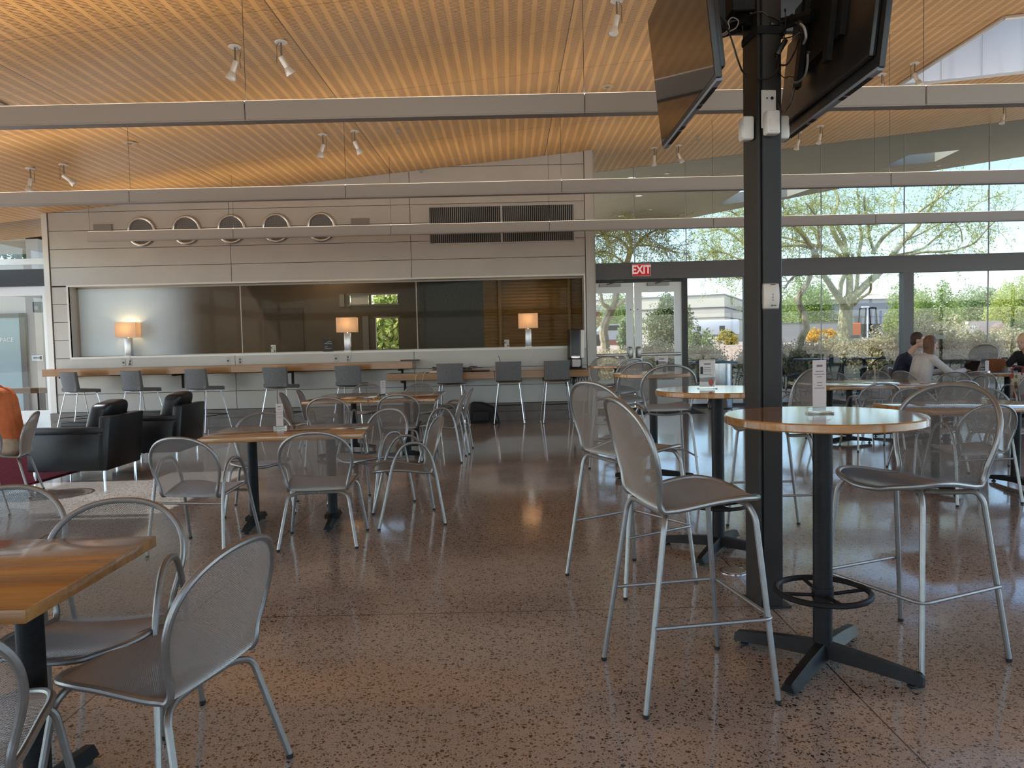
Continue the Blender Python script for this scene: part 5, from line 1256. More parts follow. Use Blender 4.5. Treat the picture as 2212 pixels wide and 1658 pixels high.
tree('palo_verde_tree', 'twisted tan palo verde seen through the left door leaf, crown above the exit sign', 24.0, (745,665), [
    ([(745,665),(728,560),(742,470),(790,370),(838,270),(862,130),(900,0),(960,-130),(1000,-260)], .15,.085,0),
    ([(790,365),(768,300),(722,265),(704,190),(690,80)], .08,.04,.2),
    ([(870,285),(930,235),(985,195)], .06,.035,.15),
    ([(1000,-240),(960,-330),(880,-400),(760,-440),(660,-420)], .06,.02,1.4),
    ([(1000,-240),(1060,-330),(1160,-430),(1290,-500),(1420,-540)], .06,.02,1.5),
    ([(990,-220),(1010,-360),(960,-480),(900,-560)], .06,.02,1.4),
    ([(1060,-330),(1200,-330),(1330,-300),(1470,-260)], .03,.012,1.2),
    ([(960,-130),(850,-220),(720,-270),(640,-240)], .035,.012,1.2),
    ], OF3, S3_, BARK2, LEAFP, 9, 34, 1.1, 9, .075)
t = thing('palo_verde_tree', 'palo verde crown spreading left of the column above the dark beam', 'tree', (at(1640,560,27).x,27,-.05), 0, 'multi-limbed palo verde trees')
O = Vector(t.location); b = MB(); bt = MB(); bl = MB(); rnd = random.Random(21)
for i, (pts, f) in enumerate((([(1660,760),(1655,640),(1640,560),(1600,520),(1560,495),(1530,500)],1.5),([(1645,570),(1600,560),(1560,545),(1530,550)],1.5),([(1640,560),(1630,500),(1600,470),(1570,450)],1.5),([(1650,600),(1600,600),(1570,590)],.6))):
    C_ = limb(b, pts, .10 if i == 0 else .05, .02, 27, O, .8, 77+i); twigs(bt, bl, C_, rnd, int(34*f), 1.1, 9, .08, .35, .5)
b.build('trunk', BARK, t); bt.build('twigs', TWIGG, t); bl.build('foliage', LEAFP, t, smooth=False)

# patio furniture outside: dark grey chairs and small square tables
PAT = mat('dark_patio_metal', (.075,.085,.09), .45, .4)
pat_proto = None
PX = [(1455,18.4,.3,1,'patio chair seen through the right door leaf'),(1512,18.2,.1,1,'patio chair behind the waste bin'),(1588,18.2,.95,-.2,'patio chair in profile just left of the column'),
      (1692,18.0,.9,.2,'patio chair in profile just right of the column'),(1733,18.9,.1,-1,'patio chair behind the left patio table right of the column'),(1782,18.0,-.3,1,'patio chair before the left patio table, right of the column'),
      (1826,18.6,.8,.3,'patio chair between the two patio tables, leaning shape'),(1842,18.1,.2,1,'patio chair left of the right patio table'),(1893,17.9,-.2,1,'patio chair before the right patio table'),(1932,18.1,-.8,.2,'patio chair right of the right patio table'),
      (2062,18.4,.5,.8,'patio chair outside, above the two cups'),(2120,18.3,.1,1,'patio chair outside, between the two laptops'),(2140,18.9,-.4,-1,'farther patio chair outside, behind the copper laptop'),(2196,18.4,-.3,1,'patio chair outside, near the blonde woman')]
for px, D, fx, fy, lab in PX:
    x = (px-1106)/FPX*D
    o = chair('arm' if px in (1588,1893,1512) else 'side', x, D, fx, fy, 'dark grey mesh '+lab, 'patio chairs', -.02, 1.10)
    for c in kids(o):
        for sl in range(len(c.material_slots)):
            c.material_slots[sl].link = 'OBJECT'; c.material_slots[sl].material = PAT
for px, D, lab in ((1762,18.6,'dark square patio table, left one right of the column'),(1868,18.2,'dark square patio table, right one'),(1482,18.6,'dark square patio table beyond the door frame')):
    x = (px-1106)/FPX*D; t = thing('patio_table', lab, 'table', (x,D,-.02), .1, 'patio tables'); b = MB(); b.rbox(-.38,.38,-.38,.38,.84,.865,.005,1); b.build('tabletop', PAT, t); b = MB(); b.lathe([(.035,.03),(.035,.82),(.10,.84)], n=16); b.build('pedestal', PAT, t); b = MB(); cross_foot(b, .33, .7); b.build('base', PAT, t)

# buildings, vehicles and street things
GZ = gz(50)
BLD = mat('cream_block_wall', (.62,.56,.44), .9, noise=.04, nscale=1); BLDG = mat('grey_block_wall', (.33,.34,.33), .9, noise=.04, nscale=1); BAND = mat('dark_wall_band', (.18,.18,.17), .9)
p = at(1564.6, 637.6, 58); Hh = p.z-GZ
t = thing('warehouse', 'long flat-roofed cream warehouse left of the column, its corner facing us', 'building', (p.x,58,GZ), radians(-24)); 
b = MB(); b.box(-14,0,0,12,0,Hh); b.build('wall', BLD, t, smooth=False); b = MB(); b.box(-14.05,.05,-.05,12,Hh-.0,Hh+.12); b.box(-14.03,.03,-.03,12,Hh-.95,Hh-.85); b.box(-14.03,.03,-.03,12,1.0,1.1) if 0 else None; b.build('coping', BAND, t, smooth=False)
b = MB(); b.box(-14.03,.03,-.03,12,Hh*.52,Hh*.52+.08); b.build('wall_band', BAND, t, smooth=False)
p = at(1870, 648, 70); t = thing('warehouse', 'grey flat-roofed building behind the big tree trunk', 'building', (p.x,70,GZ), radians(4)); 
b = MB(); p = Vector((p.x,p.y,p.z-GZ)); b.box(-8,6,0,12,0,p.z); b.build('wall', BLDG, t, smooth=False); b = MB(); b.box(-8.05,6.05,-.05,12,p.z,p.z+.12); b.box(-8.03,6.03,-.03,12,p.z*.55,p.z*.55+.08); b.build('coping', BAND, t, smooth=False)
q = at(1852, 687, 70); b = MB(); b.box(q.x-p.x-.30,q.x-p.x+.35,-.05,0,.6,2.1); b.build('doorway', BAND, t, smooth=False)
p = at(1325, 700, 50); t = thing('warehouse', 'low building with brick piers behind the twisted trunk', 'building', (p.x,50,GZ)); b = MB(); b.box(-2.2,1.3,0,4,0,2.6); b.build('wall', mat('pale_render', (.55,.52,.45),.9), t, smooth=False)
b = MB(); [b.box(x,x+.6,-.2,0,0,2.2) for x in (-1.4,-.3,.6)]; b.build('brick_pier', mat('red_brick', (.28,.11,.08), .9, noise=.3, nscale=30), t, smooth=False); b = MB(); [b.box(x,x+.9,-.05,0,.7,1.9) for x in (-.75,)]; b.build('window', BAND, t, smooth=False)
def vehicle(px, py, D, L_, H_, label, name, bodyc, cat, cab=None, rz=0):
    p = at(px, py, D); t = thing(name, label, cat, (p.x, D, GZ), rz); b = MB()
    if cat == 'car':
        prof = [(-L_/2,.35),(-L_/2,.75),(-L_*.30,.85),(-L_*.18,H_),(L_*.18,H_),(L_*.32,.88),(L_/2,.78),(L_/2,.35)]
        xz_prism(b, prof, 0, 1.7); b.build('body', bodyc, t, ang=20)
        b = MB(); xz_prism(b, [(-L_*.26,.88),(-L_*.16,H_-.08),(L_*.15,H_-.08),(L_*.27,.88)], -.01, 0); b.build('side_window', BLACKFRAME, t, smooth=False)
    else:
        b.rbox(-L_/2,L_/2,0,2.2,.45,H_,.12,2); b.build('body', bodyc, t)
        b = MB(); b.box(-L_*.30,-L_*.22,-.01,0,H_*.52,H_*.74); b.box(L_*.12,L_*.22,-.01,0,H_*.52,H_*.74); b.build('side_window', BLACKFRAME, t, smooth=False)
        b = MB(); b.box(-L_/2+.1,L_/2-.1,-.006,0,H_*.30,H_*.36); b.build('side_stripe', BAND, t, smooth=False)
    for s in (-1,1): b = MB(); b.lathe([(.33,-.1),(.33,.1)], (s*L_*.31,.05,.33), 16, T=Matrix.Rotation(pi/2,3,'X')); b.build('wheel', RUBBER, t)
    return t
WHT = mat('white_vehicle_paint', (.72,.74,.75), .4)
vehicle(1540, 706, 42, 3.0, at(1560,690,42).z-GZ, 'white camper trailer parked beyond the window by the doors', 'camper_trailer', WHT, 'trailer')
vehicle(1716, 694, 52, 4.2, at(1716,682,52).z-GZ, 'white box trailer behind the bent trunk', 'box_trailer', WHT, 'trailer')
vehicle(1802, 700, 55, 2.2, 1.5, 'white pickup cab left of the big tree trunk', 'pickup_cab', WHT, 'car')
vehicle(1322, 733, 44, 2.6, 1.25, 'silver car beyond the left door leaf', 'parked_car', mat('silver_paint', (.5,.52,.54), .3, .4), 'car')
t = thing('low_wall', 'pale pink low block wall with a step, beyond the right window', 'wall', (at(2128,700,34).x,34,GZ)); b = MB(); b.box(-.75,.75,0,.25,0,at(2128,693,34).z-GZ); b.box(.55,.95,0,.25,0,at(2128,700,34).z-GZ); b.build('blocks', mat('pink_block', (.66,.55,.47), .9), t, smooth=False); b = MB(); b.ball((.25,-.6,.35), .42, (1,.6,.8), 12); b.build('boulder', mat('brown_rock', (.28,.20,.16), .9), t)
t = thing('low_wall', 'grey block wall beside the bent trunk', 'wall', (at(1700,712,36).x,36,GZ)); b = MB(); b.box(-1.0,2.6,0,.25,0,at(1700,700,36).z-GZ); b.build('blocks', mat('grey_block', (.42,.41,.38), .9), t, smooth=False); b = MB(); b.box(-1.02,2.62,-.03,.28,at(1700,700,36).z-GZ,at(1700,700,36).z-GZ+.06); b.build('cap', BAND, t, smooth=False)
t = thing('picket_fence', 'white picket fence between the shrubs beyond the right window', 'fence', (at(2052,708,33).x,33,GZ)); zt = at(2052,704,33).z-GZ; b = MB(); [b.box(-1.0+.11*k,-1.0+.11*k+.05,0,.03,.0,zt) for k in range(20)]; b.build('pickets', WHT, t, smooth=False); b = MB(); b.box(-1,1.2,.03,.06,.08,.14); b.box(-1,1.2,.03,.06,zt-.15,zt-.09); b.build('rail', WHT, t, smooth=False)
t = thing('forklift', 'dark forklift with blue mast before the grey building', 'forklift', (at(1882,690,60).x,60,GZ)); b = MB(); b.box(-.6,.7,0,1.2,.35,1.15); b.build('body', BLACKM, t, smooth=False)
b = MB(); [b.tube([(x,y,1.1),(x*.8,y,2.4),(x*.8,.6,2.45)], .06, 6) for x in (-.5,.45) for y in (0,1.1)]; b.tube([(-.4,0,2.4),(.36,0,2.4)], .06, 6); b.build('cage', BLACKM, t); b = MB(); b.box(.75,.87,.1,.25,.1,2.2); b.box(.75,.87,.9,1.05,.1,2.2); b.build('mast', mat('blue_mast', (.05,.12,.26), .5), t, smooth=False); 
for x in (-.4,.5): b = MB(); b.lathe([(.3,-.1),(.3,.1)], (x,.05,.3), 14, T=Matrix.Rotation(pi/2,3,'X')); b.build('wheel', RUBBER, t)
t = thing('lamp_post', 'pale car-park lamp post before the grey building', 'lamp post', (at(1874,700,55).x,55,GZ)); zt = at(1874,664,55).z-GZ; b = MB(); b.tube([(0,0,0),(0,0,zt)], .06, 8); b.build('pole', WHT, t); b = MB(); b.rbox(-.42,.1,-.12,.12,zt-.02,zt+.10,.03,1); b.build('lamp_head', WHT, t)
t = thing('barrier', 'orange traffic barrier right of the big tree trunk', 'barrier', (at(1848,700,40).x,40,GZ)); b = MB(); b.rbox(-.30,.30,0,.2,.1,at(1848,697,40).z-GZ,.03,1); b.build('panel', mat('safety_orange', (.62,.16,.05), .6), t); b = MB(); b.box(-.36,.36,-.1,.3,0,.1); b.build('foot', mat('pink_grey_block', (.45,.33,.29), .9), t, smooth=False)
for px, py, lab in ((1848,727,'small white notice stuck on the glass behind the long right tables'),(2028,728,'small white notice stuck on the glass above the two people')):
    p = at(px, py, GY(7)-.03); t = thing('glass_notice', lab, 'notice', (p.x,GY(p.x)-.012,p.z), 0, 'notices on the glass'); b = MB(); b.box(-.115,.115,-.002,.002,-.035,.035); b.build('sheet', mat('pale_notice', (.50,.56,.56), .5) if 'pale_notice' not in bpy.data.materials else bpy.data.materials['pale_notice'], t, smooth=False); b = MB(); [b.box(-.09,.08,-.003,-.002,z,z+.005) for z in (-.015,.0,.015)]; b.build('print', PLASTG, t, smooth=False)
# the neighbouring pavilion seen through the left glazing
YP = 17.6; cx0 = at(88,640,YP).x
t = thing('pavilion', 'beige plastered pavilion beyond the left glazing, with a teal glass door', 'building', (cx0,YP,-.05)); BEI = mat('beige_plaster', (.50,.44,.36), .8)
w0 = at(0,560,YP); hz0, hz1 = at(30,562,YP).z, at(30,512,YP).z; zt = at(60,500,YP).z
b = MB(); b.box(-8,0,0,.3,0,hz0); b.box(-.28,0,0,.3,hz0,zt); b.box(-8,0,0,.3,hz1,zt+.0); b.box(-8,-5,0,.3,hz0,hz1); b.build('wall', BEI, t, smooth=False)
b = MB(); b.box(-8.2,.25,-.5,3.5,zt,zt+.22); b.build('roof_edge', SOFFIT, t, smooth=False)
b = MB(); dz = at(30,672,YP).z; dx = at(57,700,YP).x-cx0; b.box(dx-.13,dx,-.06,.02,0,dz); b.box(dx-3,dx,-.06,.02,dz-.10,dz); b.build('door_frame', BLACKFRAME, t, smooth=False)
b = MB(); b.box(dx-3,dx-.13,-.03,-.01,.1,dz-.1); b.build('door_glass', mat('teal_glass', (.20,.31,.33), .08, 0), t, smooth=False)
pt = at(12, 734, YP); text('lettering', 'SPACE', .135, PLASTW, t, (pt.x-cx0+.02,-.036,pt.z+.05), (pi/2,0,0), .001)
b = MB(); h = at(82,774,YP); b.box(h.x-cx0-.13,h.x-cx0+.13,-.02,0,h.z,h.z+.13); b.build('sign_plate', PLASTW, t, smooth=False); b = MB(); b.box(h.x-cx0-.09,h.x-cx0+.07,-.03,-.02,h.z+.055,h.z+.075); b.box(h.x-cx0+.06,h.x-cx0+.10,-.03,-.02,h.z+.03,h.z+.10); b.build('arrow_mark', BLACKFRAME, t, smooth=False)
t = thing('wall_speaker', 'small black speaker on the beige pavilion wall beyond the left glass', 'speaker', (at(92,664,YP).x,YP-.05,at(92,664,YP).z)); b = MB(); b.rbox(-.09,.09,-.18,0,-.12,.12,.01,1); b.build('cabinet', PLASTB, t); b = MB(); b.lathe([(.05,0),(.05,.004)], (0,-.183,-.02), 16, T=Matrix.Rotation(pi/2,3,'X')); b.build('cone', PLASTG, t)
t = thing('counter_reflection', 'long brown board added as the counter reflection beyond the left glass, behind the leftmost stool', 'shelf', (at(50,843,14.7).x,14.7,0)); z_ = at(50,843,14.7).z; b = MB(); b.box(-3,.55,-.15,.15,z_-.05,z_+.05); b.build('board', WOODE, t, smooth=False); b = MB(); b.box(-2,-1.9,-.05,.05,0,z_-.05); b.box(.3,.4,-.05,.05,0,z_-.05); b.build('post', BLACKM, t, smooth=False)  # board added where the left glass reflects the counter
blob(30, 545, 24, 190, 250, 'leafy tree added behind the pavilion for the reflection in its high window', 'feathery_tree', LEAFD, 5000, .2, 31, cat='tree', z0=1.5)  # tree added in place of trees reflected in the high window
blob(830, 690, 24, 150, 200, 'leafy tree glimpsed through the dark recessed window', 'feathery_tree', LEAFG, 5000, .2, 32, cat='tree', z0=.5)

# ================================================================== PEOPLE
SKIN = mat('skin', (.56,.36,.27), .55); NAVY = mat('navy_cloth', (.012,.014,.035), .9, noise=.3, nscale=30); GREYK = mat('pale_grey_knit', (.50,.48,.47), .95, noise=.08, nscale=60, bump=.2, bscale=150)
ORANGE = mat('orange_cotton', (.50,.135,.045), .9, noise=.12, nscale=14, bump=.5, bscale=22); KHAKI = mat('khaki_cotton', (.42,.33,.25), .9, noise=.1, nscale=14, bump=.4, bscale=24); BLACKC = mat('black_cotton', (.010,.010,.012), .9)
BRHAIR = mat('brown_hair', (.12,.055,.028), .6, noise=.4, nscale=80); BLHAIR = mat('blonde_hair', (.55,.38,.18), .55, noise=.3, nscale=80); DKHAIR = mat('dark_hair', (.04,.024,.016), .6); DENIM = mat('dark_denim', (.03,.04,.07), .9); SHOE = mat('dark_shoe', (.03,.025,.022), .7)
def remesh(o, vox, smooth=6):
    m_ = o.modifiers.new('skin', 'REMESH'); m_.mode = 'VOXEL'; m_.voxel_size = vox; m_.use_smooth_shade = True
    s = o.modifiers.new('soft', 'SMOOTH'); s.factor = .5; s.iterations = smooth; return o
def person(t, J, shirt, trousers, hair, hairlen=0, sleeve=1.0, skin=SKIN, lean_face=(0,1,-.15)):
    V_ = {k: Vector(v) for k, v in J.items()}
    def limbs(b, g, arm=1.0, torso=True, armsw=True, legs=False, tors0=None):
        if torso:
            for s in 'LR':
                b.capsule(V_['P']+(V_['h'+s]-V_['P'])*.75, V_['C']+(V_['s'+s]-V_['C'])*.5, .118+g, .098+g); b.capsule(V_['h'+s], V_['P'], .115+g, .12+g)
                b.capsule(V_['C']+(V_['N']-V_['C'])*.45, V_['s'+s], .07+g, .056+g)
            b.capsule(V_['P'], V_['C'], .125+g, .125+g)
        if armsw:
            for s in 'LR':
                e = V_['e'+s]; w_ = V_['w'+s]; w2 = e.lerp(w_, min(1, arm))
                b.capsule(V_['s'+s], e, .053+g, .042+g); b.capsule(e, w2, .042+g, (.030 if arm >= 1 else .036)+g)
        if legs:
            for s in 'LR':
                b.capsule(V_['h'+s], V_['k'+s], .085+g, .062+g); b.capsule(V_['k'+s], V_['a'+s], .060+g, .042+g)
    b = MB(); limbs(b, 0, legs=True); N_, H_ = V_['N'], V_['H']; F = Vector(lean_face).normalized(); R_ = F.cross(Vector((0,0,1))).normalized(); U = R_.cross(F)
    b.capsule(N_-Vector((0,0,.05)), H_-U*.06, .058, .050)
    T = Matrix((R_, F, U)).transposed()
    b.ball(H_+U*.025-F*.01, .1, (.76,.98,1.02), 16, T=T); b.ball(H_-U*.045+F*.028, .07, (.80,.92,.95), 14, T=T)
    b.capsule(H_+F*.088+U*.022, H_+F*.108-U*.012, .011, .015); b.ball(H_+F*.086-U*.050, .021, (1.3,.6,.45), 10, T=T); b.ball(H_+F*.075-U*.085, .022, (1.1,.8,.8), 10, T=T)
    for s in (-1,1):
        b.ball(H_+R_*s*.077-F*.005, .030, (.35,.75,1.05), 10, T=T); b.ball(H_+R_*s*.034+F*.078+U*.040, .020, (1.3,.6,.4), 8, T=T)
    for s in 'LR':                                               # hand: palm, four bent fingers, thumb from the side of the palm
        w_, e = V_['w'+s], V_['e'+s]; d = (w_-e).normalized(); d = (d*.8+Vector((0,.35,-.1))).normalized(); side = Vector((1,0,0)) if s == 'L' else Vector((-1,0,0)); side = (side-d*side.dot(d)).normalized(); up = side.cross(d); up = up if up.z > 0 else -up
        for q in (-.027,-.009,.009,.027): b.capsule(w_+side*q*.6, w_+d*.085+side*q, .015, .013)
        for q, ln in ((-.029,.058),(-.010,.072),(.010,.076),(.028,.068)):
            k0 = w_+d*.088+side*q; k1 = k0+(d*.85-up*.35).normalized()*ln*.55; k2 = k1+(d*.45-up*.85).normalized()*ln*.5; b.capsule(k0, k1, .0095, .0088, 8); b.capsule(k1, k2, .0088, .0075, 8)
        k0 = w_+d*.025+side*.030; k1 = k0+(d*.55+side*.75).normalized()*.042; b.capsule(k0, k1, .0125, .0105, 8); b.capsule(k1, k1+(d*.9-up*.25).normalized()*.032, .0105, .0085, 8)
        a = V_['a'+s]; b.capsule(a+Vector((0,-.03,-.04)), a+Vector((0,.13,-.055)), .034, .030)
    remesh(b.build('body', skin, t), .0065, 4)
    b = MB(); limbs(b, .012, arm=.94*sleeve); b.capsule(V_['C']+(N_-V_['C'])*.5, N_-Vector((0,0,.035)), .085, .066); remesh(b.build('shirt', shirt, t), .011, 3)
    b = MB()
    limbs(b, .011, torso=False, armsw=False, legs=True)
    for s in 'LR': b.capsule(V_['h'+s], V_['P'], .128, .13)
    remesh(b.build('trousers', trousers, t), .011, 3)
    for s in 'LR':
        b = MB(); a = V_['a'+s]; b.capsule(a+Vector((0,-.035,-.045)), a+Vector((0,.145,-.055)), .042, .038); b.capsule(a, a+Vector((0,.02,-.05)), .048, .045); remesh(b.build('shoe', SHOE, t), .009, 3)
    b = MB(); b.ball(H_+U*.040-F*.030, .108, (.80,.98,.98), 16, T=T); b.ball(H_-F*.055-U*.01, .090, (.84,.75,1.05), 14, T=T)
    for k in range(10 if hairlen else 0):
        a = (k/9-.5)*2.2; o = R_*sin(a)*.082-F*cos(a)*.075; b.capsule(H_+o+U*.03, H_+o*1.08-U*.05-Vector((0,0,hairlen*(.8+.2*cos(k*3)))), .036, .022)
    remesh(b.build('hair', hair, t), .009, 4)
def pose(lean, reach, handz, head=(0,.0,0), spread=.0, hx=.10):
    return dict(P=(0,-.05,.53), C=(0,-.05+lean*.75,.93), N=(0,-.03+lean*1.0,1.07), H=(head[0],.02+lean*1.25+head[1],1.215+head[2]), hL=(-.09,-.04,.52), hR=(.09,-.04,.52), sL=(-.185,-.04+lean*.9,1.0), sR=(.185,-.04+lean*.9,1.0),
                eL=(-.25-spread,lean*.9+reach*.42,.76), eR=(.25+spread,lean*.9+reach*.42,.76), wL=(-hx,lean*.9+reach,handz), wR=(hx,lean*.9+reach,handz), kL=(-.11,.40,.52), kR=(.11,.40,.52), aL=(-.12,.36,.10), aR=(.12,.36,.10))
t = thing('person', 'person in an orange shirt and khaki trousers seated at the left edge, back to us', 'person', (-4.97,7.39,0), face(-.94,-.34)); person(t, pose(.07,.42,.74,(0,.06,-.02)), ORANGE, KHAKI, DKHAIR, 0, lean_face=(0,1,-.5))
t = thing('person', 'woman with long brown hair in a pale grey sweater, typing at the dark laptop', 'person', (6.42,11.93,0), face(.93,.1)); person(t, pose(.13,.56,.80,(0,.0,.0)), GREYK, BLACKC, BRHAIR, .30, lean_face=(0,1,-.3))
t = thing('person', 'man in a navy shirt seated behind the woman in grey', 'person', (6.62,12.92,0), face(.86,-.5)); person(t, pose(.15,.42,.80,(.03,.06,.06)), NAVY, DENIM, DKHAIR, 0, lean_face=(.1,1,-.2))
t = thing('person', 'blonde woman in a black top at the right edge, hands on the copper laptop', 'person', (8.72,12.70,0), face(-.93,-.37)); person(t, pose(.16,.47,.80,(0,.02,.0)), BLACKC, DENIM, BLHAIR, .10, lean_face=(0,1,-.3))

# things on the round table
RT = .742
def laptop(x, y, rz, label, lidm, ang=100, w_=.32):
    t = thing('open_laptop', label, 'laptop', (x,y,RT), rz, None)            # user sits on local -Y
    b = MB(); b.rbox(-w_/2,w_/2,-.11,.11,0,.014,.005,2); b.build('base', PLASTG if lidm is not PLASTB else PLASTB, t)
    b = MB(); b.box(-w_*.43,w_*.43,-.02,.09,.014,.0155); b.build('keyboard', PLASTB, t, smooth=False)
    T = Matrix.Translation((0,.108,.012)) @ Matrix.Rotation(radians(90-ang),4,'X')
    b = MB(); b.rbox(-w_/2,w_/2,0,.007,0,.215,.004,1, T=T); b.build('lid', lidm, t); b = MB(); b.box(-w_*.47,w_*.47,-.001,0,.012,.205, T=T); b.build('screen', SCREEN, t, smooth=False)
COPPER = mat('copper_lid', (.40,.19,.11), .35, .5)
laptop(7.10,11.95, face(.95,.1), 'open dark laptop in front of the woman in grey', PLASTB, 112)
laptop(8.06,12.42, face(-.95,-.3), 'open copper-coloured laptop in front of the blonde woman', COPPER, 108)
laptop(7.16,12.66, face(.86,-.5), 'open black laptop in front of the man in navy', PLASTB, 105, .30)
def cup(x, y, label, body, h=.15, r=.044):
    t = thing('paper_cup', label, 'cup', (x,y,RT)); b = MB(); b.lathe([(r*.72,0),(r,h)], n=20); b.build('body', body, t); b = MB(); b.lathe([(r*.80,h*.30),(r*.98,h*.76),(r*.97,h*.76),(r*.78,h*.30)], n=20); b.build('sleeve', BROWNBAND, t); b = MB(); b.lathe([(r*1.05,h),(r*1.05,h+.012),(r*.9,h+.022)], n=20); b.build('lid', PLASTB, t)
p = atz(2171, 798, RT); cup(p.x, p.y, 'white paper cup with brown sleeve near the copper laptop', PAPER, .19, .052)
p = atz(2056, 787, RT); cup(7.42, 12.35, 'brown paper cup beside the dark laptop', BROWNBAND, .14)
t = thing('water_bottle', 'grey insulated bottle with handle behind the dark laptop', 'bottle', (7.58,12.62,RT)); b = MB(); b.lathe([(.05,0),(.052,.004),(.052,.16),(.042,.18)], n=24); b.build('body', PLASTG, t); b = MB(); b.lathe([(.044,.18),(.044,.20),(.03,.205)], n=20); b.build('lid', PLASTB, t); b = MB(); b.tube(fillet([(-.05,0,.14),(-.10,0,.14),(-.10,0,.05),(-.05,0,.05)], .02), .008, 8); b.build('handle', PLASTG, t)
PINK = mat('dusty_pink', (.42,.24,.25), .5)
t = thing('tumbler', 'pink handled tumbler behind the dark laptop', 'tumbler', (7.84,12.78,RT)); b = MB(); b.lathe([(.038,0),(.055,.08),(.058,.20)], n=24); b.build('body', PINK, t); b = MB(); b.lathe([(.060,.20),(.060,.212)], n=24); b.build('lid', PLASTG, t); b = MB(); b.tube(fillet([(-.055,0,.18),(-.115,0,.17),(-.10,0,.07),(-.05,0,.07)], .025), .009, 8); b.build('handle', PLASTG, t)
t = thing('succulent_pot', 'small grey planter on the round table between the laptops', 'plant pot', (7.80,11.98,RT)); b = MB(); b.lathe([(.04,0),(.05,.07),(.044,.07),(.04,.05)], n=20); b.build('pot', PLASTG, t); b = MB(); rnd = random.Random(8)
for k in range(24): a = rnd.random()*6.28; b.tube([(0,0,.05),(.03*cos(a),.03*sin(a),.08+.03*rnd.random())], [.006,.002], 5)
b.build('leaves', LEAFD, t)
for i, (x, y, a) in enumerate(((7.55,11.72,.3),(7.72,11.62,.1))):
    t = thing('papers', ('stack of white papers in front of the dark laptop, left','stack of white papers on the round table, right one')[i], 'papers', (x,y,RT), a); b = MB(); b.rbox(-.14,.14,-.105,.105,0,.012+.006*i,.001,1); b.build('sheets', PAPER, t); b = MB(); [b.box(-.11,.10,-.08+.02*k,-.076+.02*k,.012+.006*i,.0125+.006*i) for k in range(8)]; b.build('print', INK, t, smooth=False)
t = thing('phone', 'black phone lying at the near edge of the round table', 'phone', (7.86,11.58,RT), .2); b = MB(); b.rbox(-.075,.075,-.036,.036,0,.009,.004,2); b.build('body', PLASTB, t); b = MB(); b.box(-.07,.07,-.033,.033,.009,.0095); b.build('screen', SCREEN, t, smooth=False)
FLOR, tt_, bb_ = nt('floral_canvas'); tc_ = N(tt_,'ShaderNodeTexCoord'); vv = N(tt_,'ShaderNodeTexVoronoi', Scale=11.0); L(tt_, tc_.outputs['Object'], vv.inputs['Vector']); rr_ = N(tt_,'ShaderNodeValToRGB'); L(tt_, vv.outputs['Distance'], rr_.inputs['Fac']); e_ = rr_.color_ramp.elements
rr_.color_ramp.interpolation = 'CONSTANT'; e_[0].color = (.55,.10,.05,1); e_[1].color = (.55,.50,.44,1); e_[1].position = .46; q_ = e_.new(.12); q_.color = (.42,.03,.05,1); q_ = e_.new(.33); q_.color = (.16,.22,.12,1); L(tt_, rr_.outputs['Color'], bb_.inputs['Base Color']); bb_.inputs['Roughness'].default_value = .9
t = thing('tote_bag', 'floral tote bag with red flowers standing on a chair by the round table', 'bag', (7.23,10.72,.44), .15); b = MB(); b.rbox(-.15,.15,-.09,.09,0,.36,.03,3, sub=3, fn=lambda v: Vector((v.x*(.85+.4*v.z), v.y, v.z))); b.build('body', FLOR, t); b = MB(); b.tube(catmull([(-.1,-.08,.34),(-.07,-.09,.46),(.07,-.09,.46),(.1,-.08,.34)], 6), .01, 8); b.tube(catmull([(-.1,.08,.34),(-.07,.09,.44),(.07,.09,.44),(.1,.08,.34)], 6), .01, 8); b.build('handle', mat('maroon_strap', (.16,.035,.03), .8), t)
MAR = mat('maroon_wool', (.20,.045,.04), .95, noise=.2, nscale=20)
t = thing('jacket', 'maroon jacket draped over the chair at the near side of the round table', 'jacket', (7.84,10.55,0), .0); b = MB(); b.rbox(-.25,.22,-.06,.07,.45,.845,.045,4, sub=5, fn=lambda v: Vector((v.x*(1.1-.25*(v.z-.45)), v.y+.05*sin(v.x*14)+.06*(.84-v.z), v.z+.02*sin(v.x*9)))); b.build('body', MAR, t, ang=80); b = MB(); b.capsule((-.2,-.04,.78), (-.33,-.10,.52), .055, .045); b.capsule((-.33,-.10,.52), (-.36,-.06,.40), .045, .04); b.build('sleeve', MAR, t)
UPW = 75

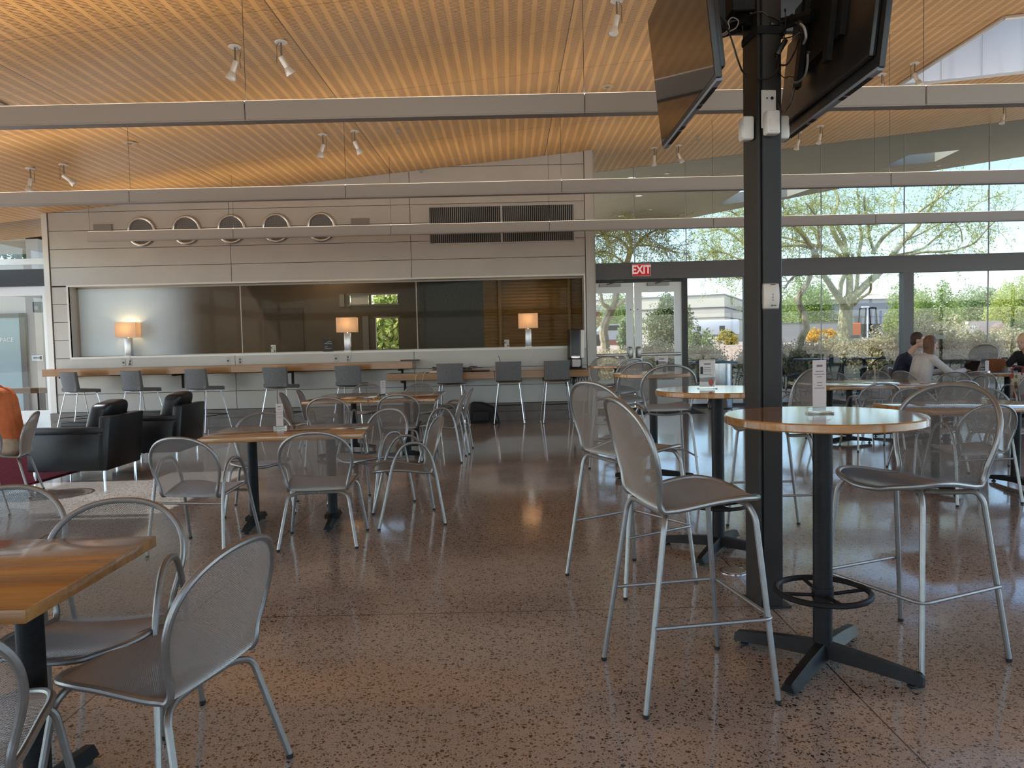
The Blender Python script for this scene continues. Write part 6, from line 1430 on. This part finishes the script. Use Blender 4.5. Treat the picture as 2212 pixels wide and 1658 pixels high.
# ================================================================== LIGHT
w = bpy.data.worlds.new('sky'); sc.world = w; w.use_nodes = True; t = w.node_tree
bg = t.nodes['Background']; sk = t.nodes.new('ShaderNodeTexSky'); sk.sky_type = 'NISHITA'; sk.sun_disc = False
sk.sun_elevation = radians(55); sk.sun_rotation = radians(-100); sk.air_density = 1.0; sk.dust_density = 1.2; sk.ozone_density = 1.6
t.links.new(sk.outputs[0], bg.inputs[0]); bg.inputs[1].default_value = .78
sd = bpy.data.lights.new('sun', 'SUN'); sd.energy = 12.0; sd.angle = radians(.53); sd.color = (1,.93,.82)
so = bpy.data.objects.new('sun', sd); col.objects.link(so)
so.rotation_euler = Vector((2.46,.22,-4.09)).to_track_quat('-Z','Y').to_euler()
for i, (y, x0, x1) in enumerate(PEND+[(2.96,-9,9),(-.3,-9,9),(-3.5,-9,9)]):
    ld = bpy.data.lights.new('uplight', 'AREA'); ld.shape = 'RECTANGLE'; ld.size = x1-x0-.1; ld.size_y = .06; ld.energy = UPW; ld.color = (1,.92,.80)
    lo = bpy.data.objects.new('uplight', ld); col.objects.link(lo); lo.location = ((x0+x1)/2, y, 3.375); lo.rotation_euler = (pi,0,0)
for p in LAMPS:
    ld = bpy.data.lights.new('lamp_glow', 'POINT'); ld.energy = 4; ld.shadow_soft_size = .035; ld.color = (1,.68,.36)
    lo = bpy.data.objects.new('lamp_glow', ld); col.objects.link(lo); lo.location = (p[0],p[1],p[2]+.06)
ld = bpy.data.lights.new('corridor_fill', 'POINT'); ld.energy = 16; ld.shadow_soft_size = .12; ld.color = (1,.80,.55)  # unseen fill light added to brighten the corridor
lo = bpy.data.objects.new('corridor_fill', ld); col.objects.link(lo); lo.location = (-3.6,14.75,2.95)
vs_ = sc.view_settings; vs_.view_transform = 'Standard'; vs_.look = 'None'; vs_.exposure = 0; vs_.gamma = 1
try: vs_.use_curve_mapping = False
except Exception: pass
sc.cycles.max_bounces = 10; sc.cycles.diffuse_bounces = 5; sc.cycles.glossy_bounces = 5; sc.cycles.transparent_max_bounces = 24; sc.cycles.transmission_bounces = 6
sc.cycles.caustics_reflective = False; sc.cycles.caustics_refractive = False; sc.cycles.sample_clamp_indirect = 6
